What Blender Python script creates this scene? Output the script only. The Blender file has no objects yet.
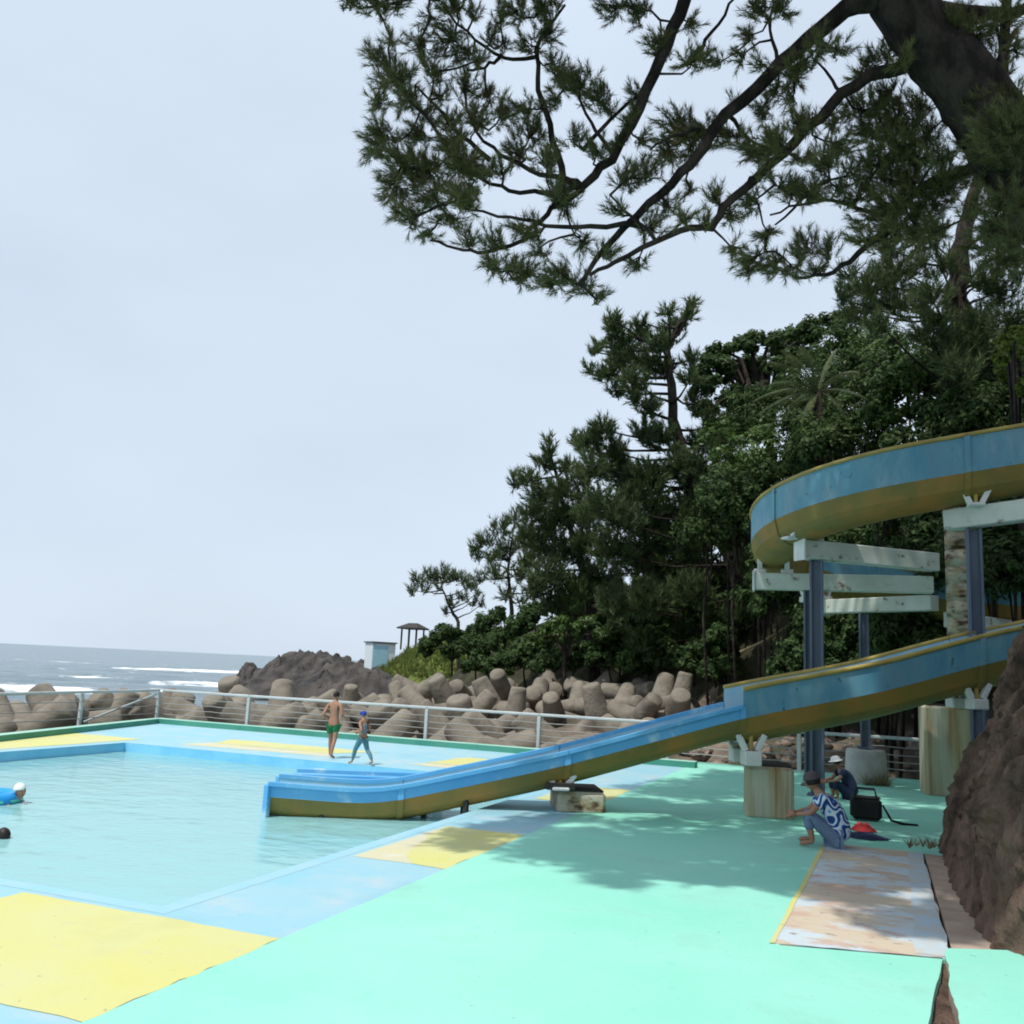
import bpy, bmesh, math, random
import numpy as np
from mathutils import Vector, Matrix, Euler, noise as mnoise
random.seed(7); rng = np.random.default_rng(11)
S = bpy.context.scene
COL = S.collection
PI = math.pi; rad = math.radians

# ------------------------------------------------------------------ camera
CAMZ = 2.4; F = 930.0
R = np.array([[0.93076689, -0.01642342, -0.36524411],
              [0.36254203, 0.1706706, 0.91620676],
              [0.04728918, -0.98519126, 0.16480873]])
cam_d = bpy.data.cameras.new("camera"); cam = bpy.data.objects.new("camera", cam_d); COL.objects.link(cam)
cam_d.sensor_width = 36; cam_d.lens = F / 1024 * 36; cam_d.clip_start = 0.1; cam_d.clip_end = 40000
M4 = Matrix([[R[i][0], -R[i][1], -R[i][2], 0] for i in range(3)] + [[0, 0, 0, 1]])
cam.matrix_world = Matrix.Translation((0, 0, CAMZ)) @ M4
S.camera = cam

def at(px, py, D):
    """world point D metres away (measured along the ground) in the direction surveyed from the photograph"""
    d = R @ np.array([px - 512, py - 512, F]); d = d * (D / math.hypot(d[0], d[1]))
    return np.array([d[0], d[1], d[2] + CAMZ])
def proj(p):
    c = R.T @ (np.array(p, float) - np.array([0, 0, CAMZ]))
    return (512 + F * c[0] / c[2], 512 + F * c[1] / c[2]) if c[2] > .1 else (-9e9, -9e9)
def gnd(px, py, z=0.0):
    d = R @ np.array([px - 512, py - 512, F]); t = (z - CAMZ) / d[2]
    return np.array([d[0] * t, d[1] * t, z])

# ------------------------------------------------------------------ materials
def mat(name, base, rough=0.7, base2=None, scale=4.0, mix=0.5, bump=0.0, bscale=20.0, spec=0.3, detail=6.0,
        base3=None, scale3=1.0, lo3=0.5, hi3=0.65, stretch=None, trans=0.0, island=0.0, metallic=0.0, lo=0.35, hi=0.65, speck=None):
    m = bpy.data.materials.new(name); m.use_nodes = True
    nt = m.node_tree; N = nt.nodes; L = nt.links
    b = N["Principled BSDF"]; b.inputs["Roughness"].default_value = rough
    b.inputs["Specular IOR Level"].default_value = spec; b.inputs["Metallic"].default_value = metallic
    tc = N.new("ShaderNodeTexCoord"); vec = tc.outputs["Object"]
    if stretch:
        mp = N.new("ShaderNodeMapping"); mp.inputs["Scale"].default_value = stretch
        L.new(vec, mp.inputs["Vector"]); vec = mp.outputs["Vector"]
    def nz(sc, det=detail):
        n = N.new("ShaderNodeTexNoise"); n.inputs["Scale"].default_value = sc; n.inputs["Detail"].default_value = det
        n.inputs["Roughness"].default_value = 0.6
        L.new(vec, n.inputs["Vector"]); return n.outputs["Fac"]
    def ramp(f, a, c):
        r = N.new("ShaderNodeMapRange"); r.inputs["From Min"].default_value = a; r.inputs["From Max"].default_value = c
        L.new(f, r.inputs["Value"]); return r.outputs["Result"]
    def mixc(fac, a, c):
        x = N.new("ShaderNodeMix"); x.data_type = 'RGBA'
        if isinstance(fac, float): x.inputs["Factor"].default_value = fac
        else: L.new(fac, x.inputs["Factor"])
        for s_, v in ((6, a), (7, c)):
            if isinstance(v, tuple): x.inputs[s_].default_value = (*v, 1)
            else: L.new(v, x.inputs[s_])
        return x.outputs[2]
    col = tuple(base)
    if base2 is not None:
        col = mixc(ramp(nz(scale), lo, hi), tuple(base), tuple(base2))
    if base3 is not None:
        col = mixc(ramp(nz(scale3), lo3, hi3), col, tuple(base3))
    if speck is not None:
        sc_, th_, cl_ = speck
        col = mixc(ramp(nz(sc_, 3.0), th_, th_ + 0.06), col, cl_)
        col = mixc(ramp(nz(0.9, 9.0), 0.56, 0.74), col, tuple(0.80 * a + 0.06 for a in base))
    if island > 0:
        g = N.new("ShaderNodeNewGeometry")
        hs = N.new("ShaderNodeHueSaturation")
        v = N.new("ShaderNodeMapRange"); v.inputs["To Min"].default_value = 1 - island; v.inputs["To Max"].default_value = 1 + island
        L.new(g.outputs["Random Per Island"], v.inputs["Value"]); L.new(v.outputs["Result"], hs.inputs["Value"])
        if isinstance(col, tuple): hs.inputs["Color"].default_value = (*col, 1)
        else: L.new(col, hs.inputs["Color"])
        col = hs.outputs["Color"]
    if isinstance(col, tuple): b.inputs["Base Color"].default_value = (*col, 1)
    else: L.new(col, b.inputs["Base Color"])
    if bump > 0:
        bp = N.new("ShaderNodeBump"); bp.inputs["Strength"].default_value = 1.0; bp.inputs["Distance"].default_value = bump
        L.new(nz(bscale, 8.0), bp.inputs["Height"]); L.new(bp.outputs["Normal"], b.inputs["Normal"])
    if trans > 0:
        t = N.new("ShaderNodeBsdfTranslucent")
        if isinstance(col, tuple): t.inputs["Color"].default_value = (*col, 1)
        else: L.new(col, t.inputs["Color"])
        ms = N.new("ShaderNodeMixShader"); ms.inputs["Fac"].default_value = trans
        L.new(b.outputs["BSDF"], ms.inputs[1]); L.new(t.outputs["BSDF"], ms.inputs[2])
        L.new(ms.outputs["Shader"], N["Material Output"].inputs["Surface"])
    return m

PAL = dict(
    mint=mat("mint_paint", (0.25, 0.66, 0.51), 0.6, (0.32, 0.69, 0.57), 0.45, speck=(14, 0.69, (0.16, 0.36, 0.30)), bump=0.006, bscale=9, base3=(0.20, 0.63, 0.47), scale3=5.0, lo3=0.62, hi3=0.78),
    yellow=mat("yellow_paint", (0.60, 0.58, 0.20), 0.65, (0.58, 0.58, 0.29), 0.7, speck=(11, 0.68, (0.34, 0.33, 0.20)), bump=0.003, bscale=14, base3=(0.55, 0.52, 0.34), scale3=3.5, lo3=0.6, hi3=0.8),
    paleyellow=mat("faded_sunlit_yellow_paint", (0.60, 0.56, 0.33), 0.7, (0.56, 0.55, 0.42), 1.2, bump=0.003, bscale=14, base3=(0.60, 0.64, 0.6), scale3=2.5, lo3=0.55, hi3=0.75),
    blue=mat("blue_paint", (0.26, 0.52, 0.62), 0.6, (0.34, 0.54, 0.60), 0.6, speck=(12, 0.68, (0.25, 0.34, 0.36)), bump=0.003, bscale=12, base3=(0.44, 0.54, 0.57), scale3=1.3, lo3=0.5, hi3=0.72),
    coping=mat("coping_paint", (0.16, 0.48, 0.72), 0.55, (0.22, 0.55, 0.75), 1.5, bump=0.003, bscale=10, base3=(0.35, 0.6, 0.7), scale3=4, lo3=0.62, hi3=0.75),
    copingtop=mat("coping_top_paint", (0.28, 0.54, 0.65), 0.6, (0.34, 0.55, 0.62), 2.0, bump=0.002),
    basin=mat("basin_paint", (0.28, 0.66, 0.74), 0.6, (0.36, 0.70, 0.74), 0.4),
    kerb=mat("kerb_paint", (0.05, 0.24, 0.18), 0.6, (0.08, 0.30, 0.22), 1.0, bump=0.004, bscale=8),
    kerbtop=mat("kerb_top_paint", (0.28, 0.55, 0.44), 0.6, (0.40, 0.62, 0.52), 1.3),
    worn=mat("worn_slab", (0.54, 0.46, 0.35), 0.85, (0.50, 0.58, 0.62), 1.1, lo=0.46, hi=0.54, bump=0.006, bscale=16, base3=(0.50, 0.36, 0.28), scale3=1.7, lo3=0.51, hi3=0.62, stretch=(0.8, 1.5, 1), speck=(7, 0.62, (0.30, 0.26, 0.24))),
    wornblue=mat("worn_blue_strip", (0.42, 0.56, 0.66), 0.8, (0.50, 0.49, 0.44), 2.2, bump=0.005, bscale=16, stretch=(1, 1, 1)),
    sand=mat("sandy_concrete", (0.36, 0.27, 0.21), 0.9, (0.46, 0.37, 0.30), 3.0, bump=0.01, bscale=25),
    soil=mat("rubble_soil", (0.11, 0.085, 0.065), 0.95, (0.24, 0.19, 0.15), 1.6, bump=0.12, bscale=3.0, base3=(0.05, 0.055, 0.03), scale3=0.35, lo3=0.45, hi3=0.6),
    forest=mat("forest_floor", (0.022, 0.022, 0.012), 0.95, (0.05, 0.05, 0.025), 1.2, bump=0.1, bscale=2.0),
    grass=mat("grass_blades", (0.12, 0.17, 0.035), 0.8, (0.17, 0.20, 0.05), 0.8, trans=0.25, island=0.35),
    bank=mat("earth_bank", (0.062, 0.042, 0.031), 0.95, (0.23, 0.15, 0.108), 2.6, bump=0.2, bscale=6.0, base3=(0.25, 0.17, 0.14), scale3=1.0, lo3=0.52, hi3=0.75, stretch=(1.0, 1.1, 0.5)),
    rock=mat("sea_rock", (0.032, 0.030, 0.030), 0.85, (0.095, 0.083, 0.074), 0.5, bump=0.35, bscale=0.9),
    stone=mat("rubble_stone", (0.30, 0.24, 0.19), 0.9, (0.14, 0.11, 0.09), 2.5, bump=0.04, bscale=6),
    conc=mat("tetrapod_concrete", (0.25, 0.222, 0.178), 0.9, (0.15, 0.132, 0.108), 0.9, bump=0.05, bscale=3.5, base3=(0.10, 0.085, 0.07), scale3=0.5, lo3=0.5, hi3=0.7),
    pier=mat("pier_concrete", (0.46, 0.46, 0.36), 0.85, (0.38, 0.31, 0.15), 1.6, lo=0.42, hi=0.66, bump=0.008, bscale=14, base3=(0.27, 0.14, 0.05), scale3=1.9, lo3=0.52, hi3=0.72, stretch=(3.2, 3.2, 0.16)),
    pierclean=mat("pedestal_concrete", (0.45, 0.46, 0.44), 0.85, (0.34, 0.34, 0.32), 3.0, bump=0.008, bscale=16),
    tower=mat("tower_concrete", (0.48, 0.47, 0.39), 0.85, (0.36, 0.29, 0.17), 2.5, bump=0.01, bscale=12, base3=(0.10, 0.055, 0.03), scale3=2.0, lo3=0.52, hi3=0.62, stretch=(1, 1, 2.2)),
    beam=mat("beam_paint", (0.62, 0.66, 0.60), 0.6, (0.50, 0.54, 0.46), 1.6, bump=0.003, base3=(0.16, 0.10, 0.06), scale3=3.2, lo3=0.60, hi3=0.68, stretch=(1, 1, 1.3)),
    bracket=mat("bracket_paint", (0.74, 0.76, 0.74), 0.5, (0.60, 0.62, 0.58), 3.0),
    post=mat("post_paint", (0.13, 0.165, 0.22), 0.5, (0.095, 0.12, 0.165), 2.0, base3=(0.13, 0.10, 0.09), scale3=2.6, lo3=0.62, hi3=0.72, stretch=(1, 1, 0.5)),
    flumeblue=mat("flume_blue", (0.085, 0.255, 0.36), 0.5, (0.14, 0.32, 0.40), 1.2, bump=0.002, bscale=8, base3=(0.22, 0.36, 0.42), scale3=1.4, lo3=0.50, hi3=0.72, stretch=(1.6, 1.6, 0.7), speck=(5, 0.66, (0.05, 0.13, 0.17))),
    flumebright=mat("flume_bright_blue", (0.09, 0.36, 0.66), 0.4, (0.14, 0.42, 0.68), 1.0, base3=(0.40, 0.60, 0.72), scale3=2.0, lo3=0.58, hi3=0.72),
    flumein=mat("flume_channel", (0.25, 0.50, 0.66), 0.4, (0.42, 0.60, 0.68), 1.2),
    olive=mat("flume_underside", (0.24, 0.18, 0.045), 0.55, (0.17, 0.145, 0.042), 1.0, bump=0.003, bscale=8, base3=(0.36, 0.18, 0.04), scale3=0.7, lo3=0.5, hi3=0.66),
    rimyel=mat("rim_yellow", (0.42, 0.33, 0.09), 0.5, (0.32, 0.24, 0.07), 2.0),
    rail=mat("fence_rail_paint", (0.50, 0.54, 0.55), 0.5, (0.42, 0.46, 0.46), 2.0, base3=(0.25, 0.19, 0.14), scale3=3.0, lo3=0.62, hi3=0.7),
    wire=mat("fence_wire", (0.30, 0.30, 0.29), 0.5),
    dark=mat("dark_steel", (0.03, 0.028, 0.025), 0.6),
    bark=mat("pine_bark", (0.017, 0.013, 0.011), 0.95, (0.055, 0.042, 0.034), 5.0, lo=0.42, hi=0.6, bump=0.10, bscale=9, stretch=(1, 1, 0.5)),
    pine=mat("pine_needles", (0.165, 0.160, 0.062), 0.6, (0.120, 0.130, 0.055), 0.6, trans=0.35, island=0.4),
    pinefar=mat("far_pine_needles", (0.095, 0.130, 0.046), 0.7, (0.062, 0.095, 0.038), 0.35, trans=0.2, island=0.45),
    leaf=mat("broad_leaves", (0.046, 0.086, 0.026), 0.6, (0.060, 0.095, 0.032), 0.5, trans=0.3, island=0.45, spec=0.15),
    leafb=mat("bright_leaves", (0.085, 0.15, 0.03), 0.45, (0.06, 0.11, 0.025), 0.7, trans=0.3, island=0.4, spec=0.4),
    leafy=mat("yellow_leaves", (0.17, 0.22, 0.03), 0.45, (0.11, 0.16, 0.03), 0.9, trans=0.3, island=0.35),
    frond=mat("palm_fronds", (0.15, 0.17, 0.075), 0.5, (0.09, 0.12, 0.05), 1.5, trans=0.2, island=0.3),
    dead=mat("dry_twigs", (0.20, 0.15, 0.09), 0.9, (0.28, 0.24, 0.12), 2.0, island=0.3),
    skin=mat("skin", (0.36, 0.20, 0.13), 0.6, (0.32, 0.17, 0.11), 6.0),
    skinpale=mat("pale_skin", (0.50, 0.33, 0.25), 0.6),
    hair=mat("black_hair", (0.018, 0.014, 0.012), 0.5),
    green=mat("green_cloth", (0.02, 0.16, 0.06), 0.8),
    capblue=mat("blue_cap", (0.02, 0.05, 0.30), 0.7),
    teal=mat("teal_cloth", (0.10, 0.22, 0.27), 0.8),
    greycloth=mat("grey_cloth", (0.22, 0.22, 0.25), 0.85),
    white=mat("white_cloth", (0.78, 0.78, 0.78), 0.8),
    navy=mat("navy_cloth", (0.02, 0.03, 0.07), 0.85),
    denim=mat("denim", (0.12, 0.19, 0.30), 0.9, (0.16, 0.23, 0.33), 14.0),
    hat=mat("grey_hat", (0.085, 0.075, 0.08), 0.9),
    black=mat("black_fabric", (0.008, 0.008, 0.009), 0.8),
    red=mat("red_cloth", (0.55, 0.05, 0.05), 0.7),
    floatblue=mat("float_blue", (0.02, 0.30, 0.70), 0.35),
    floatgreen=mat("float_green", (0.10, 0.5, 0.40), 0.35),
    bagteal=mat("teal_bag", (0.12, 0.42, 0.30), 0.6),
    shed=mat("shed_white", (0.62, 0.66, 0.68), 0.7),
    shedblue=mat("shed_blue", (0.30, 0.52, 0.62), 0.6, (0.36, 0.58, 0.66), 1.5),
    shedroof=mat("shed_roof", (0.10, 0.12, 0.13), 0.7),
    wood=mat("dark_wood", (0.05, 0.045, 0.04), 0.9),
)
def shirt_material():
    m = bpy.data.materials.new("patterned_shirt"); m.use_nodes = True
    nt = m.node_tree; N = nt.nodes; L = nt.links; b = N["Principled BSDF"]; b.inputs["Roughness"].default_value = 0.85
    tc = N.new("ShaderNodeTexCoord")
    n = N.new("ShaderNodeTexNoise"); n.inputs["Scale"].default_value = 6; n.inputs["Detail"].default_value = 1
    L.new(tc.outputs["Object"], n.inputs["Vector"])
    w = N.new("ShaderNodeTexWave"); w.wave_type = "RINGS"; w.inputs["Scale"].default_value = 2.2; w.inputs["Distortion"].default_value = 14; w.inputs["Detail"].default_value = 0.0; w.inputs["Detail Scale"].default_value = 2.4
    L.new(tc.outputs["Object"], w.inputs["Vector"])
    r = N.new("ShaderNodeValToRGB"); e = r.color_ramp.elements; r.color_ramp.interpolation = 'CONSTANT'
    e[0].position = 0; e[0].color = (0.012, 0.05, 0.22, 1); e[1].position = 0.45; e[1].color = (0.10, 0.33, 0.66, 1)
    x = e.new(0.68); x.color = (0.62, 0.72, 0.80, 1)
    L.new(w.outputs["Fac"], r.inputs["Fac"]); L.new(r.outputs["Color"], b.inputs["Base Color"])
    return m
PAL["shirt"] = shirt_material()

# ------------------------------------------------------------------ mesh builder
class MB:
    def __init__(s): s.v = []; s.f = []; s.m = []; s.sm = []
    def add(s, V, Fs, mi=0, smooth=False):
        o = len(s.v); s.v += [tuple(map(float, p)) for p in V]
        for f in Fs: s.f.append(tuple(i + o for i in f)); s.m.append(mi); s.sm.append(smooth)
    def box(s, c, size, rz=0.0, mi=0, bev=0.012, rot=None):
        bm = bmesh.new(); bmesh.ops.create_cube(bm, size=1.0)
        for v in bm.verts: v.co = Vector((v.co.x * size[0], v.co.y * size[1], v.co.z * size[2]))
        if bev > 0: bmesh.ops.bevel(bm, geom=bm.edges[:], offset=min(bev, min(size) * 0.4), segments=1, affect='EDGES', profile=0.5)
        Mx = Matrix.Translation(c) @ ((rot.to_4x4() if rot is not None else Matrix.Rotation(rz, 4, 'Z')))
        bm.verts.ensure_lookup_table()
        s.add([Mx @ v.co for v in bm.verts], [[v.index for v in f.verts] for f in bm.faces], mi); bm.free()
    def bar(s, a, b, w, h, mi=0, bev=0.01):
        a = Vector(a); b = Vector(b); d = b - a
        q = d.to_track_quat('X', 'Z').to_matrix()
        s.box((a + b) / 2, (d.length, w, h), mi=mi, bev=bev, rot=q)
    def tube(s, P, r, n=8, mi=0, cap=True, smooth=True, wob=0.0):
        P = [Vector(p) for p in P]; k = len(P)
        if not hasattr(r, '__len__'): r = [r] * k
        V = []; Fs = []
        up = Vector((0.13, 0.21, 1)).normalized()
        for i in range(k):
            t = (P[min(i + 1, k - 1)] - P[max(i - 1, 0)])
            if t.length < 1e-9: t = Vector((0, 0, 1))
            t.normalize()
            if i == 0:
                a = t.cross(up)
                if a.length < 1e-3: a = t.cross(Vector((1, 0, 0)))
            else:
                a = a - t * a.dot(t)
                if a.length < 1e-6: a = t.cross(up)
            a.normalize(); b = t.cross(a)
            for j in range(n):
                th = 2 * PI * j / n; rr = r[i] * (1 + (wob * math.sin(3 * th + i * 1.7) + wob * 0.6 * math.sin(5 * th - i) if wob else 0))
                V.append(P[i] + a * (math.cos(th) * rr) + b * (math.sin(th) * rr))
        for i in range(k - 1):
            for j in range(n):
                Fs.append((i * n + j, i * n + (j + 1) % n, (i + 1) * n + (j + 1) % n, (i + 1) * n + j))
        if cap:
            Fs.append(tuple(range(n - 1, -1, -1))); Fs.append(tuple(range((k - 1) * n, k * n)))
        s.add(V, Fs, mi, smooth)
    def lathe(s, prof, c=(0, 0, 0), n=20, mi=0, smooth=True):
        V = []; Fs = []; k = len(prof)
        for (r, z) in prof:
            for j in range(n): V.append((c[0] + r * math.cos(2 * PI * j / n), c[1] + r * math.sin(2 * PI * j / n), c[2] + z))
        for i in range(k - 1):
            for j in range(n): Fs.append((i * n + j, i * n + (j + 1) % n, (i + 1) * n + (j + 1) % n, (i + 1) * n + j))
        Fs.append(tuple(range(n - 1, -1, -1))); Fs.append(tuple(range((k - 1) * n, k * n)))
        s.add(V, Fs, mi, smooth)
    def ball(s, c, r, n=12, k=8, mi=0, rot=None, zmin=-1.0):
        r = r if hasattr(r, '__len__') else (r, r, r)
        V = []; Fs = []
        lo = math.asin(max(-1, zmin))
        for i in range(k + 1):
            ph = lo + (PI / 2 - lo) * i / k
            for j in range(n):
                p = Vector((math.cos(ph) * math.cos(2 * PI * j / n) * r[0], math.cos(ph) * math.sin(2 * PI * j / n) * r[1], math.sin(ph) * r[2]))
                if rot is not None: p = rot @ p
                V.append(p + Vector(c))
        for i in range(k):
            for j in range(n): Fs.append((i * n + j, i * n + (j + 1) % n, (i + 1) * n + (j + 1) % n, (i + 1) * n + j))
        Fs.append(tuple(range(n - 1, -1, -1)))
        s.add(V, Fs, mi, True)
    def slab(s, poly, z0, z1, mi=0, mside=None):
        n = len(poly); V = [(p[0], p[1], z1) for p in poly] + [(p[0], p[1], z0) for p in poly]
        s.add(V, [tuple(range(n))], mi)
        s.add(V, [tuple(range(2 * n - 1, n - 1, -1))] + [(i, i + n, (i + 1) % n + n, (i + 1) % n) for i in range(n)], mi if mside is None else mside)
    def build(s, name, mats, parent=None):
        me = bpy.data.meshes.new(name)
        off = Vector(parent_world(parent)) if parent is not None else Vector((0, 0, 0))
        me.from_pydata([tuple(Vector(v) - off) for v in s.v], [], s.f)
        mats = mats if isinstance(mats, (list, tuple)) else [mats]
        for mm in mats: me.materials.append(PAL[mm] if isinstance(mm, str) else mm)
        me.polygons.foreach_set("material_index", s.m); me.polygons.foreach_set("use_smooth", s.sm)
        me.update()
        o = bpy.data.objects.new(name, me); COL.objects.link(o)
        if parent is not None: o.parent = parent
        return o
def parent_world(p):
    v = Vector((0, 0, 0))
    while p is not None: v = v + p.location; p = p.parent
    return v
def np_mesh(name, V, Fk, material, parent=None, smooth=False):
    """fast mesh from arrays; every face has the same number of corners"""
    V = np.asarray(V, np.float32); Fk = np.asarray(Fk, np.int32)
    if parent is not None: V = V - np.array(parent_world(parent), np.float32)
    me = bpy.data.meshes.new(name); n, k = Fk.shape
    me.vertices.add(len(V)); me.vertices.foreach_set("co", V.ravel())
    me.loops.add(n * k); me.loops.foreach_set("vertex_index", Fk.ravel())
    me.polygons.add(n); me.polygons.foreach_set("loop_start", np.arange(0, n * k, k, dtype=np.int32))
    if smooth: me.polygons.foreach_set("use_smooth", np.ones(n, bool))
    me.materials.append(PAL[material] if isinstance(material, str) else material)
    me.update(calc_edges=True)
    o = bpy.data.objects.new(name, me); COL.objects.link(o)
    if parent is not None: o.parent = parent
    return o
def tag(o, label, cat, group=None):
    o["label"] = label; o["category"] = cat
    if group: o["group"] = group
    return o
def thing(name, loc, label, cat, group=None):
    o = bpy.data.objects.new(name, None); COL.objects.link(o); o.location = tuple(map(float, loc)); o.empty_display_size = 0.2
    return tag(o, label, cat, group)
def struct(o): o["kind"] = "structure"; return o
def stuff(o): o["kind"] = "stuff"; return o
def copy_tree(o, parent=None):
    c = o.copy(); COL.objects.link(c)
    if parent is not None: c.parent = parent
    for ch in list(o.children): copy_tree(ch, c)
    return c
def fbm(x, y, z=0.0, o=4):
    return mnoise.fractal(Vector((x, y, z)), 1.0, 2.1, o)
def grid_mesh(name, P, material, smooth=True):
    nu, nv = P.shape[:2]
    idx = np.arange(nu * nv).reshape(nu, nv)
    Fq = np.stack([idx[:-1, :-1], idx[1:, :-1], idx[1:, 1:], idx[:-1, 1:]], -1).reshape(-1, 4)
    return np_mesh(name, P.reshape(-1, 3), Fq, material, None, smooth)

# ------------------------------------------------------------------ light and sky
SUN_AZ_FROM = (-0.40, -1.0)      # where the sun stands, seen from above (behind the camera, a little left)
SUN_EL = rad(63)
sd = bpy.data.lights.new("sun", 'SUN'); sd.energy = 3.6; sd.angle = rad(0.5); sd.color = (1.0, 0.96, 0.90)
so = bpy.data.objects.new("sun", sd); COL.objects.link(so)
h = Vector((SUN_AZ_FROM[0], SUN_AZ_FROM[1], 0)).normalized()
to_sun = h * math.cos(SUN_EL) + Vector((0, 0, math.sin(SUN_EL)))
so.rotation_euler = to_sun.to_track_quat('Z', 'Y').to_euler(); so.location = (0, -5, 30)
W = bpy.data.worlds.new("World"); S.world = W; W.use_nodes = True
nt = W.node_tree; N = nt.nodes; L = nt.links; bg = N["Background"]; bg.inputs["Strength"].default_value = 0.10
sky = N.new("ShaderNodeTexSky"); sky.sky_type = 'NISHITA'; sky.sun_disc = False
sky.sun_elevation = SUN_EL; sky.sun_rotation = math.atan2(h.x, h.y)
sky.air_density = 1.0; sky.dust_density = 3.0; sky.ozone_density = 1.0
tcw = N.new("ShaderNodeTexCoord"); mpw = N.new("ShaderNodeMapping"); mpw.inputs["Scale"].default_value = (1, 1, 2.5)
cn = N.new("ShaderNodeTexNoise"); cn.inputs["Scale"].default_value = 1.3; cn.inputs["Detail"].default_value = 5
L.new(tcw.outputs["Generated"], mpw.inputs["Vector"]); L.new(mpw.outputs["Vector"], cn.inputs["Vector"])
mr = N.new("ShaderNodeMapRange"); mr.inputs["From Min"].default_value = 0.3; mr.inputs["From Max"].default_value = 0.7
mr.inputs["To Min"].default_value = 0.72; mr.inputs["To Max"].default_value = 0.92
L.new(cn.outputs["Fac"], mr.inputs["Value"])
mx = N.new("ShaderNodeMix"); mx.data_type = 'RGBA'; mx.inputs[7].default_value = (7.75, 8.95, 10.4, 1)   # thin even cloud over the blue
L.new(mr.outputs["Result"], mx.inputs["Factor"]); L.new(sky.outputs["Color"], mx.inputs[6]); L.new(mx.outputs[2], bg.inputs["Color"])
S.view_settings.view_transform = 'Standard'; S.view_settings.look = 'None'; S.view_settings.exposure = 0.0; S.view_settings.gamma = 1.0
S.cycles.max_bounces = 8; S.cycles.transparent_max_bounces = 16
S.cycles.filter_width = 1.9
S.cycles.use_denoising = True
# ------------------------------------------------------------------ terrain
FOOT = [(-62, 118), (-40, 72), (-24, 50), (-10, 40), (-1, 33.5), (4, 29.5), (9, 25), (13, 18), (14, -12)]
TOPH = [3.0, 4.2, 6.5, 10.0, 14.0, 14.0, 12.0, 9.0, 8.0]
def foot_dist(x, y):
    best = 1e9; bs = 0; bt = 0
    for i in range(len(FOOT) - 1):
        ax, ay = FOOT[i]; bx, by = FOOT[i + 1]; dx, dy = bx - ax, by - ay; l2 = dx * dx + dy * dy
        t = max(0, min(1, ((x - ax) * dx + (y - ay) * dy) / l2)); px, py = ax + dx * t, ay + dy * t
        d = math.hypot(x - px, y - py)
        if d < best:
            best = d; side = dx * (y - ay) - dy * (x - ax); bs = 1 if side > 0 else -1; bt = TOPH[i] * (1 - t) + TOPH[i + 1] * t
    return best * bs, bt
def terrain_h(x, y):
    s, top = foot_dist(x, y)
    if s > 0: z = 0.9 + top * (1 - math.exp(-s / 6.0))
    else:
        far = min(1.0, max(0.0, (y - 45) / 40.0))
        z = 0.9 + s * (0.16 + 0.25 * far); z = max(z, -5.0)
    ex = max(-23.5 - x, x - 13, 0); ey = max(y - 26.9, -12 - y, 0); e = math.hypot(ex, ey)
    if e < 2.5:
        k = 1 - e / 2.5; k = k * k * (3 - 2 * k); z = z * (1 - k) + (-1.4) * k if e > 0 else -1.4
    if x < -24: z = min(z, -1.0 + (x + 24) * 0.25 + max(0, y - 40) * 0.1)
    return z
nx, ny = 150, 150
gx = np.concatenate([np.linspace(-110, -45, 30, endpoint=False), np.linspace(-45, 16, 100, endpoint=False), np.linspace(16, 120, 20)])
gy = np.concatenate([np.linspace(-14, 10, 10, endpoint=False), np.linspace(10, 60, 100, endpoint=False), np.linspace(60, 190, 40)])
P = np.zeros((len(gx), len(gy), 3))
for i, x in enumerate(gx):
    for j, y in enumerate(gy):
        z = terrain_h(x, y)
        if z > -1.39: z += 0.35 * fbm(x * 0.35, y * 0.35) + 0.18 * fbm(x * 1.3, y * 1.3, 4)
        P[i, j] = (x, y, z)
terr = struct(grid_mesh("terrain", P, "soil"))
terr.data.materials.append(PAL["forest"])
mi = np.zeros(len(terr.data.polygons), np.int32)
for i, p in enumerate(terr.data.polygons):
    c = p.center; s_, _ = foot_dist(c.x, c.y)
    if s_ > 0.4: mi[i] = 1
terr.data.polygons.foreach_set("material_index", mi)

# ------------------------------------------------------------------ sea
SEA = -3.0
def grow(a, b, step, far, g):
    out = list(np.arange(a, b, step)); st = step
    while out[-1] < far: st *= g; out.append(out[-1] + st)
    return np.array(out)
sx = -grow(15, 190, 1.1, 22000, 1.22)[::-1]; sx = np.concatenate([sx, [0, 60, 400, 3000, 20000]])
sy = np.concatenate([[-9000, -1500, -200, -40], grow(0, 230, 1.1, 25000, 1.22)])
X, Y = np.meshgrid(sx, sy, indexing='ij')
amp = np.exp(-np.hypot(X, Y) / 350.0)
def wave(X, Y):
    z = 0; 
    for (A, wl, th, ph) in [(0.34, 21, 2.35, 0.3), (0.22, 13, 2.6, 1.7), (0.12, 8, 2.0, 2.2), (0.08, 5.5, 2.9, 0.9)]:
        k = 2 * PI / wl
        warp = 2.2 * np.sin(X * 0.045 + Y * 0.03 + ph) + 1.5 * np.sin(X * 0.11 - Y * 0.07 + 2 * ph)
        p = k * (X * math.cos(th) + Y * math.sin(th)) + ph + warp * 0.35
        z = z + A * (2 * ((np.sin(p) + 1) / 2) ** 1.7 - 1)
    return z
Z = wave(X, Y) * amp
sea = struct(grid_mesh("sea", np.stack([X, Y, SEA + Z], -1), "white"))
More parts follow.
